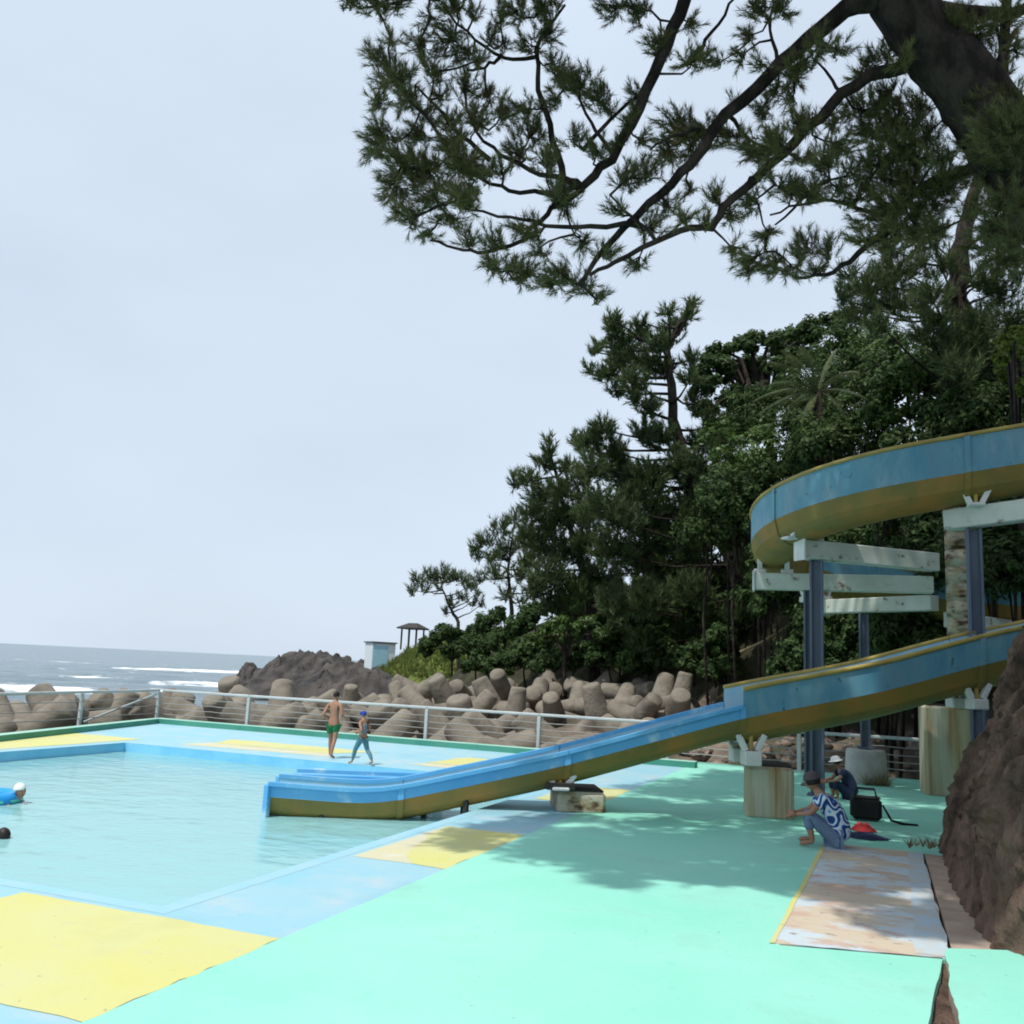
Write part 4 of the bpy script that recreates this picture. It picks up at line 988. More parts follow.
# swimmers in the pool
WZ = -0.22
h0 = gnd(18, 803, WZ)
sw = thing("person", (h0[0], h0[1], WZ), "swimmer in a white cap lying on a blue float in the pool", "person")
B_ = Vector(h0); v_ = Vector((-0.93, -.36, 0)).normalized()   # body trails away to the left
J = dict(chest=(*(v_ * .22 + Vector((0, 0, -.02))), .13, .10), waist=(*(v_ * .5 + Vector((0, 0, -.09))), .12, .09), pelvis=(*(v_ * .72 + Vector((0, 0, -.13))), .13, .10), neckb=(*(v_ * .10 + Vector((0, 0, .03))), .06), neck=(*(v_ * .03 + Vector((0, 0, .08))), .05), skull=(0, 0, .13, .05))
E = [("chest", "waist"), ("waist", "pelvis"), ("chest", "neckb"), ("neckb", "neck"), ("neck", "skull")]
pr_ = Vector((-v_.y, v_.x, 0)); hn = []
for k, sg in (("l", 1), ("r", -1)):
    J.update({"sh" + k: (*(v_ * .13 + pr_ * .17 * sg + Vector((0, 0, .0))), .05), "el" + k: (*(-v_ * .0 + pr_ * .26 * sg + Vector((0, 0, -.04))), .036), "wr" + k: (*(-v_ * .13 + pr_ * .12 * sg + Vector((0, 0, -.03))), .026),
              "kn" + k: (*(v_ * 1.12 + pr_ * .1 * sg + Vector((0, 0, -.2))), .06), "an" + k: (*(v_ * 1.5 + pr_ * .1 * sg + Vector((0, 0, -.22))), .035)})
    E += [("neckb", "sh" + k), ("sh" + k, "el" + k), ("el" + k, "wr" + k), ("pelvis", "kn" + k), ("kn" + k, "an" + k)]
    W_ = Vector(J["wr" + k][:3]); hn.append((W_, -v_ * .8 - pr_ * sg * .5, (0, 0, -1), .16, 1 if sg > 0 else -1, .5))
figure(sw, J, E, [], ((*(Vector((0, 0, .19)) - v_ * .02),), .115, math.atan2(-v_.y, -v_.x) - .5, .1), hn, ("skin", "hair"))
mb = MB(); mb.ball(B_ + Vector((0, 0, .215)), (.105, .092, .115), 14, 8, zmin=-.1, rot=Matrix.Rotation(-.2, 3, 'Y')); mb.build("swim_cap", "white", sw)
f0 = B_ + v_ * .55; fb = thing("swim_float", f0, "bright blue inflatable float with a pale green edge under the swimmer", "float")
mb = MB(); ring = [f0 + Matrix.Rotation(2 * PI * i / 28, 3, 'Z') @ Vector((.44, 0, 0)) + Vector((0, 0, .05)) for i in range(28)]
V = []; Fs = []
for i, c0_ in enumerate(ring):
    o_ = (c0_ - f0); o_.z = 0; o_.normalize()
    for j2 in range(10): V.append(c0_ + o_ * (.12 * math.cos(2 * PI * j2 / 10)) + Vector((0, 0, .12 * math.sin(2 * PI * j2 / 10))))
for i in range(28):
    for j2 in range(10): Fs.append((i * 10 + j2, ((i + 1) % 28) * 10 + j2, ((i + 1) % 28) * 10 + (j2 + 1) % 10, i * 10 + (j2 + 1) % 10))
mb.add(V, Fs, 0, True); mb.build("ring", "floatblue", fb)
mb = MB(); mb.tube([p + (p - f0).normalized() * .10 + Vector((0, 0, -.02)) for p in ring] , .03, 6, cap=False); mb.build("edge_band", "floatgreen", fb)
h1 = gnd(3, 838, WZ)
sw2 = thing("person", (h1[0], h1[1], WZ), "dark haired swimmer lying low in the water at the left edge", "person")
v_ = Vector((-.96, .15, 0)).normalized(); pr_ = Vector((-v_.y, v_.x, 0))
J = dict(chest=(*(v_ * .25 + Vector((0, 0, -.05))), .13, .10), waist=(*(v_ * .5 + Vector((0, 0, -.10))), .12, .09), pelvis=(*(v_ * .75 + Vector((0, 0, -.10))), .13, .10), neckb=(*(v_ * .12 + Vector((0, 0, -.03))), .06), neck=(*(v_ * .05 + Vector((0, 0, -.02))), .05), skull=(0, 0, .0, .05))
E = [("chest", "waist"), ("waist", "pelvis"), ("chest", "neckb"), ("neckb", "neck"), ("neck", "skull")]; hn = []
for k, sg in (("l", 1), ("r", -1)):
    J.update({"sh" + k: (*(v_ * .13 + pr_ * .17 * sg + Vector((0, 0, -.04))), .05), "el" + k: (*(-v_ * .1 + pr_ * .25 * sg + Vector((0, 0, -.08))), .036), "wr" + k: (*(-v_ * .32 + pr_ * .15 * sg + Vector((0, 0, -.12))), .026), "kn" + k: (*(v_ * 1.15 + pr_ * .1 * sg + Vector((0, 0, -.2))), .06), "an" + k: (*(v_ * 1.5 + pr_ * .1 * sg + Vector((0, 0, -.22))), .035)})
    E += [("neckb", "sh" + k), ("sh" + k, "el" + k), ("el" + k, "wr" + k), ("pelvis", "kn" + k), ("kn" + k, "an" + k)]
    W_ = Vector(J["wr" + k][:3]); hn.append((W_, -v_, (0, 0, -1), .16, 1 if sg > 0 else -1, .3))
figure(sw2, J, E, [("swimsuit", dict(a=(*(v_ * .18 + Vector((0, 0, -.04))), .14, .115), b=(*(v_ * .5 + Vector((0, 0, -.09))), .135, .105), c=(*(v_ * .85 + Vector((0, 0, -.11))), .13, .11)), [("a", "b"), ("b", "c")], "navy")], ((0, 0, .02), .11, math.atan2(-v_.y, -v_.x), .5), hn, ("skin", "hair"))
mb = MB(); mb.ball(Vector(h1) + Vector((0, 0, .035)), (.10, .085, .105), 14, 8, zmin=-.45); mb.build("hair", "hair", sw2)
# ------------------------------------------------------------------ vegetation
def unit_rows(a): return a / np.maximum(np.linalg.norm(a, axis=-1, keepdims=True), 1e-9)
def tufts(C, A, m, ln, wd, spread, stem=0.8):
    """brushes of needles: C centres, A axes"""
    n = len(C); A = unit_rows(A)
    q = rng.normal(size=(n, m, 3)); q -= (q * A[:, None]).sum(-1, keepdims=True) * A[:, None]; q = unit_rows(q)
    t = rng.random((n, m, 1)); sp = spread * (0.45 + 0.8 * rng.random((n, m, 1))) * (1.15 - .55 * t)
    D = unit_rows(A[:, None] + q * sp)
    B = C[:, None] + A[:, None] * ((t - .5) * ln * stem * 2)
    L_ = ln * (0.7 + .5 * rng.random((n, m, 1)))
    side = unit_rows(np.cross(D, rng.normal(size=(n, m, 3)))) * wd * .5
    V = np.stack([B - side, B + side, B + D * L_], 2).reshape(-1, 3)
    return V
def leaves(C, Nrm, size):
    n = len(C); Nrm = unit_rows(Nrm); t = unit_rows(np.cross(Nrm, rng.normal(size=(n, 3)))); b = np.cross(Nrm, t)
    s = size * (0.6 + .8 * rng.random((n, 1)))
    V = np.stack([C - t * s, C - b * s * .42 + Nrm * s * .12, C + t * s, C + b * s * .42 + Nrm * s * .12], 1)
    return V.reshape(-1, 3)
def nearest_on(poly, p, below=True):
    best = None; bd = 1e9
    for i in range(len(poly) - 1):
        a, b = poly[i], poly[i + 1]
        for f in np.linspace(0, 1, 6):
            q = a + (b - a) * f; d = np.linalg.norm(q - p) + (1.5 * max(0, q[2] - p[2]) if below else 0)
            if d < bd: bd = d; best = q
    return best
def plant(name, label, cat, base, group=None):
    return thing(name, base, label, cat, group)
def blob_pts(blobs, jit=0.6, dens=1.0, per=9.0, kmin=3):
    """3-D points filling blobs given as (px, py, r_px, D)"""
    out = []; cen = []
    for (px, py, r, D) in blobs:
        c = at(px, py, D); rr = r * D / F; n = max(kmin, int(dens * (r / per) ** 2 * 3))
        u = unit_rows(rng.normal(size=(n, 3))) * (rng.random((n, 1)) ** .45) * rr
        u[:, 2] *= .8
        out.append(c + u); cen.append((c, rr, n))
    return out, cen
def make_pine(label, trunk, tr, blobs, needle, tuft_ln, tuft_w, m, dens, per, spread=.8, mat_="pinefar", group=None, limb=.05, lean=(0, 0, .9), out=.7, twig=True):
    trunk = [np.array(p) for p in trunk]
    root = plant("pine_tree", label, "tree", trunk[0], group)
    blobs = [(a, b, c * 1.12, d) for a, b, c, d in blobs]
    mb = MB(); tt = []; rr_ = []
    for i in range(len(trunk) - 1):
        for f in np.linspace(0, 1, 5)[:-1]: tt.append(trunk[i] + (trunk[i + 1] - trunk[i]) * f + rng.normal(size=3) * tr * .10 * (i > 0)); rr_.append(tr * (1 - .85 * (i + f) / (len(trunk) - 1)))
    tt.append(trunk[-1]); rr_.append(tr * .12)
    mb.tube(tt, rr_, 9, wob=.06); mb.build("trunk", "bark", root)
    pts, cen = blob_pts(blobs, dens=dens, per=per)
    mb = MB()
    for (c, r, n) in cen:
        q = nearest_on(trunk, c); md = (q + c) / 2 + np.array([0, 0, -.06 * np.linalg.norm(c - q)]) + rng.normal(size=3) * .08 * r
        mb.tube([q, q + (md - q) * .6 + rng.normal(size=3) * .03, md, c], [limb * 1.3, limb, limb * .8, limb * .4], 5, cap=False)
    if twig:
        for (c, r, n), P_b in zip(cen, pts):
            for p in P_b[::2]: mb.tube([c + (p - c) * .05, (c + p) / 2 + np.array([0, 0, -.04 * r]), p], [limb * .35, limb * .28, limb * .18], 4, cap=False)
    mb.build("limbs", "bark", root)
    C = np.concatenate(pts); A = np.concatenate([unit_rows(P_b - c) * out for (c, r, n), P_b in zip(cen, pts)]) + np.array(lean) + rng.normal(size=C.shape) * .3
    V = tufts(C, A, m, tuft_ln, tuft_w, spread)
    np_mesh("crown", V, np.arange(len(V)).reshape(-1, 3), mat_, root)
    return root
def make_bush(name, label, cat, blobs, leaf, count, m_, group=None, base=None, trunk_r=.10, shell=.62):
    cs = [(at(px, py, D), r * D / F) for (px, py, r, D) in blobs]
    cx = np.mean([c for c, _ in cs], 0)
    if base is None: base = np.array([cx[0], cx[1] + .4, min(terrain_h(cx[0], cx[1] + .4) - .1, cx[2] - .4)])
    root = plant(name, label, cat, base, group)
    mb = MB(); mb.tube([base, (base + cx) / 2 + rng.normal(size=3) * .12, cx], [trunk_r, trunk_r * .8, trunk_r * .5], 7)
    mb.build("trunk", "bark", root)
    if len(cs) > 1:
        mb = MB()
        for c, r in cs: mb.tube([(base + cx * 2) / 3, (cx + c) / 2 + rng.normal(size=3) * .1, c], [trunk_r * .55, trunk_r * .4, trunk_r * .2], 5, cap=False)
        mb.build("limbs", "bark", root)
    Cs = []; Ns = []
    tot = sum(r * r for _, r in cs)
    for c, r in cs:
        n = int(count * r * r / tot); u = unit_rows(rng.normal(size=(n, 3)))
        # sub-clumps give an uneven outline with gaps
        K = max(16, int(20 * r)); sc = unit_rows(rng.normal(size=(K, 3))) * (0.45 + .5 * rng.random((K, 1)))
        pick = rng.integers(0, K, n); sr = 0.26 + .24 * rng.random(K)
        p = sc[pick] + u * (rng.random((n, 1)) ** .4) * sr[pick][:, None]
        p[:, 2] *= .85
        Cs.append(c + p * r); Ns.append(unit_rows(u * .8 + unit_rows(p) * .6 + np.array([0, 0, .45]) + rng.normal(size=u.shape) * .5))
    C = np.concatenate(Cs); V = leaves(C, np.concatenate(Ns), leaf)
    np_mesh("crown", V, np.arange(len(V)).reshape(-1, 4), m_, root)
    return root

# --- the great pine overhanging the pool
FGD = 10.6
def pl(pts, D0, D1):
    n = len(pts); return [at(p[0], p[1], D0 + (D1 - D0) * i / max(1, n - 1)) for i, p in enumerate(pts)]
base = np.array([4.6, 12.6, 4.2])
big = plant("pine_tree", "old leaning pine whose long limbs reach out over the pool from the upper right", "tree", base)
trunk = [base, np.array([4.2, 12.2, 5.4]), np.array([3.3, 11.5, 6.6])] + pl([(1050, 205), (1005, 140), (960, 80), (915, 25), (880, -30), (850, -110), (835, -190)], 11.2, 10.4)
mb = MB(); mb.tube(trunk, [.58, .52, .47, .43, .38, .355, .33, .30, .24, .16], 26, wob=.05); trk = mb.build("trunk", "bark", big)
bm = bmesh.new(); bm.from_mesh(trk.data); bmesh.ops.subdivide_edges(bm, edges=bm.edges[:], cuts=3, use_grid_fill=True); bm.normal_update()
for v in bm.verts:
    q = v.co; a_ = fbm(q.x * 5, q.y * 5, q.z * 3.2, 4); v.co = q + v.normal * (.05 * a_ + .04 * abs(fbm(q.x * 11, q.y * 11, q.z * 6, 3)))
bm.to_mesh(trk.data); bm.free()
LIMBS = [  # px points, D from/to, radius from/to (m)
    ([(880, 0), (845, 8), (808, 40), (770, 75), (725, 115), (690, 165), (660, 195), (625, 226), (597, 258), (578, 285)], 10.6, 10.2, .125, .025),
    ([(935, 60), (905, 66), (868, 76), (832, 104), (795, 142), (757, 178), (722, 208), (712, 228), (690, 228), (655, 242), (615, 262), (590, 275)], 10.9, 9.6, .095, .02),
    ([(760, -90), (700, -30), (680, 15), (660, 60), (640, 108), (612, 160), (583, 186), (563, 178), (552, 140), (538, 90), (536, 50), (548, 25), (565, 5)], 10.2, 11.0, .10, .016),
    ([(583, 186), (550, 194), (520, 193), (490, 184), (465, 172), (440, 160)], 10.6, 10.2, .04, .012),
    ([(583, 188), (560, 205), (540, 222), (510, 246), (478, 253), (455, 248), (430, 240)], 10.6, 10.0, .042, .012),
    ([(640, 226), (590, 226), (545, 226), (510, 217), (470, 210), (440, 205)], 10.3, 10.0, .036, .010),
    ([(563, 178), (530, 170), (500, 155), (475, 130), (466, 100), (464, 70)], 10.8, 10.9, .036, .012),
    ([(536, 57), (505, 58), (475, 40), (450, 15), (440, 0)], 11, 10.8, .028, .010),
    ([(500, 57), (485, 68), (468, 70)], 10.9, 10.8, .025, .015),
    ([(490, 160), (460, 135), (435, 105), (415, 85)], 10.6, 10.7, .035, .012),
    ([(470, 172), (445, 145), (425, 115), (405, 95), (390, 60)], 10.4, 10.2, .03, .012),
    ([(583, 150), (610, 120), (640, 95), (665, 60), (660, 20)], 10.7, 11.0, .03, .012),
    ([(615, 158), (595, 130), (580, 100), (560, 80)], 10.5, 10.6, .03, .012),
    ([(655, 240), (630, 215), (610, 195)], 10, 10.2, .025, .012),
    ([(778, 68), (770, 30), (772, -10)], 10.6, 10.9, .028, .010), ([(690, 58), (705, 40), (725, 15), (740, -10)], 10.6, 11, .03, .015),
    ([(912, 180), (880, 215), (850, 205), (825, 200), (800, 205), (770, 215)], 12.0, 11.4, .04, .012),
    ([(1010, 130), (985, 165), (940, 178), (905, 200), (880, 235), (850, 262), (825, 275), (795, 278)], 11.4, 11.8, .09, .018),
    ([(830, 180), (800, 200), (775, 225)], 11.2, 11.4, .03, .012),
    ([(905, 5), (950, 10), (1000, 14), (1040, 10)], 10.8, 11.4, .10, .06), ([(985, 95), (1000, 60), (1016, 30)], 11.0, 11.6, .07, .03), ([(940, 55), (965, 40), (985, 22)], 11, 11.3, .028, .010),
    ([(700, 130), (675, 135), (650, 150)], 10.4, 10.3, .03, .012), ([(725, 112), (750, 140), (770, 150)], 10.6, 11, .03, .012), ([(1010, 150), (1030, 190), (1010, 230), (990, 250)], 11.3, 12, .04, .012),
    ([(845, 95), (825, 70), (812, 50)], 10.8, 11.2, .025, .01), ([(440, 0), (415, -2), (380, 6), (350, 2)], 10.8, 10.5, .025, .012),
]
limb_pts = []
mb = MB()
for pts, D0, D1, r0, r1 in LIMBS:
    p3 = pl(pts, D0, D1); fine = []
    for i in range(len(p3) - 1):
        for f in (0, .33, .66): fine.append(p3[i] + (p3[i + 1] - p3[i]) * f + rng.normal(size=3) * (.018 if f else 0))
    fine.append(p3[-1]); k = len(fine)
    mb.tube(fine, [r0 + (r1 - r0) * (i / (k - 1)) ** .8 for i in range(k)], 8, wob=.05)
    limb_pts += [np.array(p) for p in fine]
mb.build("limbs", "bark", big)
LPn = np.array(limb_pts)
BL = """375 3 18;352 0 13;395 4 12;373 56 12;391 40 8;420 47 17;449 40 19;391 74 18;406 100 17;435 72 14;378 100 12;384 137 20;374 152 13;417 137 19;402 166 24;427 173 21;449 126 16;460 162 19;435 195 19;396 188 17;485 97 15;503 112 17;532 133 18;525 108 11;547 159 14;561 76 17;579 84 17;597 98 17;554 62 9;413 217 15;399 212 10;427 235 11;453 220 12;467 238 11;514 11 15;543 7 18;500 18 11;456 7 17;474 14 10;503 43 10;612 7 15;637 11 17;691 22 11;691 58 13;677 128 20;693 144 20;668 152 17;630 177 17;648 173 13;597 152 13;572 137 11;492 267 13;511 271 15;529 275 15;547 282 15;565 275 15;583 286 13;539 253 11;597 300 9;583 242 13;604 253 11;637 263 11;644 235 9;666 208 13;555 100 10;480 125 12;470 190 12;500 170 12;520 155 11;440 218 9;480 60 9;430 20 11;640 140 10;610 110 9
761 10 15;781 7 13;747 37 11;740 57 9;764 64 8;821 44 13;838 50 11;804 64 15;794 78 13;777 88 13;761 114 13;791 101 10;705 134 16;727 136 16;750 146 15;777 142 17;764 155 12;702 60 12;717 64 9;868 64 12;888 54 12;834 121 15;861 111 19;881 101 19;895 121 23;922 110 21;868 134 19;841 144 15;821 161 15;898 144 23;925 134 17;881 161 21;868 188 17;898 181 23;915 161 21;888 208 19;912 215 21;928 201 19;855 201 13;838 188 12;942 188 19;955 178 15;807 194 12;781 188 13;747 201 14;730 215 11;714 196 11;767 232 11;807 242 13;828 248 13;801 255 11;734 250 11;754 258 15;774 268 15;794 268 11;747 272 7;888 235 17;915 235 15;935 232 15;868 218 13;975 208 14;1002 114 28;1009 138 33;1016 163 28;996 157 22;967 143 13;1002 201 16;992 228 16;1016 235 17;1002 262 17;982 248 13;1016 208 11;955 27 14;982 37 17;1009 20 17;982 54 12;1016 47 11;960 100 12;940 160 14;860 240 12;850 172 12;800 160 10;690 190 9"""
blobs = []
for p in [limb_pts[int(i)] for i in rng.integers(30, len(limb_pts), 90)]:
    q = proj(p)
    if 380 < q[0] < 1015 and 20 < q[1] < 275 and math.hypot(q[0] - 820, (q[1] - 45) * 1.5) > 75: blobs.append((q[0] + rng.normal() * 9, q[1] - 9 + rng.normal() * 7, 8 + 6 * rng.random(), math.hypot(p[0], p[1]) + rng.normal() * .2))
for line in BL.replace("\n", ";").split(";"):
    a = [float(v) for v in line.split()]; blobs.append((a[0], a[1], a[2], FGD + (0.9 if 800 < a[0] < 985 and a[1] > 90 else 0) + rng.normal() * .35))
Cs = []; As = []; mb = MB()
bc = [(at(px, py, D), r * D / F, r) for (px, py, r, D) in blobs]
net = [p for p in limb_pts]                       # everything a new twig may grow from
todo = sorted(bc, key=lambda t: np.min(np.linalg.norm(LPn - t[0], axis=1)))
for c, rr, r in todo:
    NP = np.array(net); lp = NP[np.argmin(np.linalg.norm(NP - c, axis=1))]
    d_ = c - lp; ln_ = np.linalg.norm(d_); nseg = max(2, int(ln_ / .12)); path_ = []
    bend = rng.normal(size=3) * .12 * ln_ + np.array([0, 0, -.10 * ln_])
    for i in range(nseg + 1):
        f = i / nseg; path_.append(lp + d_ * f + bend * math.sin(PI * f) + rng.normal(size=3) * .012 * (0 < i < nseg))
    mb.tube(path_, [.017 - .009 * i / nseg for i in range(nseg + 1)], 5, cap=False); net += path_[1:]
    n = max(8, int((r / 6.0) ** 2 * 4.2))
    u = unit_rows(rng.normal(size=(n, 3))) * (rng.random((n, 1)) ** .5) * rr * 1.2; u[:, 2] *= .8; P_b = c + u
    back = path_[-2]
    for p in P_b[: max(4, n // 2)]: mb.tube([back * .4 + c * .6, (c + p) / 2 + rng.normal(size=3) * .03, p], [.008, .007, .005], 4, cap=False)
    d_out = d_ / max(ln_, .05)
    Cs.append(P_b); As.append(u / max(rr, .01) * .7 + d_out * .45 + np.array([-.18, 0, .55]) + rng.normal(size=u.shape) * .3)
mb.build("twigs", "bark", big)
C = np.concatenate(Cs); A = np.concatenate(As)
V = tufts(C, A, 52, .105, .0075, 0.95, .95); np_mesh("crown", V, np.arange(len(V)).reshape(-1, 3), "pine", big)
# unseen rest of the same crown, boughs placed so their shade falls on the deck
SHX, SHY = -to_sun.x / to_sun.z, -to_sun.y / to_sun.z
def shade_crown(root, region, n, zr, r0, r1, tl, tw, m, per, seed, trunk_pts, mt, keep):
    """boughs high over the deck; region(tx, ty) says where their shade may fall"""
    rn = random.Random(seed); Cc = []; mb = MB(); got = 0; tries = 0; TP = np.array(trunk_pts)
    while got < n and tries < 20000:
        tries += 1
        tx, ty, z = rn.uniform(*region[0]), rn.uniform(*region[1]), rn.uniform(*zr); r = rn.uniform(r0, r1)
        c = np.array([tx - SHX * z, ty - SHY * z, z])
        q = proj(c); rp = r * F / math.hypot(c[0], c[1]) * 1.5
        if not keep(tx, ty, r) or not (q[1] < -rp or q[0] > 1024 + rp): continue
        got += 1; u = unit_rows(rng.normal(size=(per, 3))) * (rng.random((per, 1)) ** .45) * r; u[:, 2] *= .6; Cc.append(c + u)
        lp = TP[np.argmin(np.linalg.norm(TP - c, axis=1))]
        mb.tube([lp, (lp + c) / 2 + np.array([0, 0, .2]), c], [.07, .05, .02], 5, cap=False)
    mb.tube(trunk_pts, [.2 - .14 * i / (len(trunk_pts) - 1) for i in range(len(trunk_pts))], 8)
    mb.build("shade_limbs", "bark", root)
    C = np.concatenate(Cc); V = tufts(C, rng.normal(size=C.shape) * .6 + np.array([0, 0, .8]), m, tl, tw, .9); np_mesh("shade_crown", V, np.arange(len(V)).reshape(-1, 3), mt, root)
def shade_edge(tx, ty, r): return ty - r * .9 > np.interp(tx, [-6.4, -5.6, -4, -2.7, -1, 0.5, 6], [13.2, 11.8, 11.0, 10.4, 9.9, 10.4, 10.4]) and tx - r * .7 > -6.0 + max(0, ty - 17) * .25
shade_crown(big, ((-6, 4), (10.5, 19)), 140, (11, 17), .35, .85, .28, .03, 26, 60, 3, [at(835, -190, 10.4), np.array([-.6, 9.2, 14.]), np.array([-1.4, 9.0, 16.]), np.array([-1.6, 9, 18.])], "pine", shade_edge)

def B(s, D, dj=.8): return [(float(a.split()[0]), float(a.split()[1]), float(a.split()[2]), D + rng.normal() * dj) for a in s.split(";")]
def ground_at(px, py, D):
    p = at(px, py, D); p[2] = min(p[2], terrain_h(p[0], p[1])) - .2; return p
# --- second pine with the upright trunk on the slope
second = make_pine("upright pine with a thick brown trunk standing on the slope behind the spiral slide", [ground_at(962, 400, 33), at(960, 340, 33), at(959, 290, 33), at(962, 240, 33), at(970, 205, 33), at(985, 165, 33), at(1000, 120, 33)], .50,
          B("945 345 18;975 350 18;960 370 16;940 320 14;975 325 14;870 290 24;900 272 24;932 300 18;862 312 18;1000 290 20;1010 322 16;892 250 18;940 265 16;986 280 16;850 275 12;842 300 10;905 305 20;925 330 16;985 318 14;1015 260 18;930 240 16;1000 235 16;880 325 14;1018 190 14;985 130 14;1010 150 14", 30.5), 0, .30, .028, 28, 3.6, 9.0, 0.9)
shade_crown(second, ((-4.5, 12), (18, 34)), 170, (16, 24), .7, 1.4, .42, .045, 24, 60, 8, [at(1000, 120, 33), at(1010, -60, 31), np.array([4., 24, 24.])], "pinefar", shade_edge)  # high unseen boughs added to this pine to shade the slide
# --- the tall irregular pine in the middle
make_pine("tallest dark pine of the slope, with a leaning dark trunk and ragged top", [ground_at(748, 610, 40), at(735, 565, 40), at(712, 520, 40), at(690, 478, 40), at(676, 430, 40), at(671, 385, 40), at(668, 350, 40), at(680, 322, 40), at(694, 300, 40)], .40,
          B("694 303 6;688 314 8;680 322 10;668 312 7;672 335 12;658 345 12;642 322 7;640 335 12;612 318 7;614 328 11;622 345 15;606 374 12;590 370 6;620 365 16;640 360 15;598 345 7;593 352 5;635 382 14;615 390 9;660 370 13;647 408 12;634 400 8;690 360 10;645 432 13;662 440 16;602 430 14;586 443 13;575 440 5;612 452 17;620 476 20;592 468 16;650 478 20;680 468 20;704 440 16;580 495 11;695 405 12;690 380 9;620 520 22;650 530 22;680 520 22;640 560 22;612 552 20;670 565 22;700 545 20;690 590 20;650 600 20;616 604 18;720 580 20;735 540 18;726 500 18;742 470 15;720 620 18;682 630 16;642 640 16;655 505 18;690 495 16;705 470 16;720 450 13;712 425 11;735 440 13;720 490 18;745 500 18;700 505 16;690 530 18;740 530 18;755 560 18;760 590 18;745 620 18;640 480 16;630 500 16;600 500 14;590 515 14", 39.5, 1.3), 0, .32, .044, 28, 5.8, 9.0, .9, lean=(-.1, 0, .85), limb=.06)
make_pine("bushy pine left of the tallest pine with a pointed shoot at its top", [ground_at(596, 650, 44), at(590, 600, 44), at(578, 550, 44), at(562, 500, 44), at(549, 442, 44)], .30,
          B("548 440 5;548 452 7;545 464 10;530 480 10;518 482 7;514 474 4;540 500 16;560 490 16;530 514 12;555 520 18;575 515 18;545 545 18;530 535 12;570 550 20;590 540 18;548 575 18;575 590 20;600 580 20;555 605 16;526 560 10;535 590 12;585 620 14;610 625 14;568 468 9;582 480 12", 43.5, 1.0), 0, .34, .046, 28, 5.8, 9.0, .9, limb=.05)
make_pine("thin grey green pine standing between the umbrella pine and the dark wood", [ground_at(512, 640, 56), at(512, 610, 56), at(508, 570, 56), at(515, 518, 56)], .18,
          B("516 519 8;503 528 11;488 541 10;478 556 8;474 548 5;506 552 12;526 545 12;496 574 10;516 574 10;530 566 10;480 578 7;506 594 8;521 600 7;492 558 8;536 590 8", 55.5), 0, .46, .05, 20, 5.5, 9.0, .8, limb=.045)
make_pine("small umbrella shaped pine at the seaward tip of the wood", [ground_at(462, 640, 66), at(458, 622, 66), at(449, 606, 66), at(443, 590, 66), at(440, 578, 66)], .16,
          B("418 581 7;430 577 8;444 576 9;458 579 8;470 585 7;412 590 5;424 590 4;440 588 4;462 596 5;472 602 5;452 604 5;446 612 4;478 592 4;482 604 4", 66, .5), 0, .42, .05, 20, 7.5, 8.0, .8, limb=.045, lean=(0, 0, 1.0))
# --- broad-leaved trees and shrubs
make_bush("broadleaf_tree", "round broadleaf tree at the skyline to the right of the tallest pine", "tree", B("700 372 12;712 360 12;708 410 14;722 425 16;750 425 18;722 350 14;745 345 16;770 340 16;792 336 16;812 331 16;832 326 14;720 370 18;750 372 20;785 362 20;815 354 18;735 398 18;704 388 14;765 400 18;845 318 12;850 340 14", 43), .13, 22000, "leaf", base=ground_at(770, 420, 43), trunk_r=.25)
make_bush("shrub", "low green shrub on the headland below the umbrella pine", "shrub", B("430 640 11;445 633 12;460 640 12;474 634 10;450 650 11;427 650 8;480 648 10", 62), .13, 9000, "leaf")
make_bush("shrub", "bright green shrub at the foot of the bushy pine", "shrub", B("560 622 10;546 630 10;575 630 10;590 622 10;532 640 9;560 640 10;602 634 9", 42), .11, 8000, "leafb")
make_bush("shrub", "yellow green leafy shrub at the right edge above the slide", "shrub", B("1010 345 12;1020 360 14;1005 372 10;1024 335 12;1000 360 7;1026 385 10", 27), .08, 5000, "leafy")
k = 0
for row, (py, Dt) in enumerate([(350, 41), (385, 39.5), (420, 38), (455, 36.8), (490, 35.6), (525, 34.8), (560, 34.2), (595, 33.6), (630, 33.2), (665, 32.8)]):
    x0 = np.interp(py, [340, 380, 450, 520, 600, 700], [850, 800, 745, 725, 700, 690])
    for px in np.arange(x0, 1065, 40):
        xx = px + rng.normal() * 7; yy = py + rng.normal() * 7; D = Dt - (xx - 700) / 330 * 3.6 - (3.2 if xx > 890 else 0) + rng.normal() * .6
        if xx > 940 and py > 560: continue
        if xx < 775 and py > 530: continue
        make_bush("shrub", "dark evergreen shrub in the thicket behind the slide", "shrub", [(xx, yy, 28 + rng.random() * 8, D), (xx + rng.normal() * 18, yy - 14, 20, D + .5), (xx - 18 + rng.normal() * 8, yy + 10, 19, D - .4)], .10, 3000, "leaf" if rng.random() < .8 else "leafb", "dark evergreen shrubs covering the slope behind the slide", trunk_r=.06)
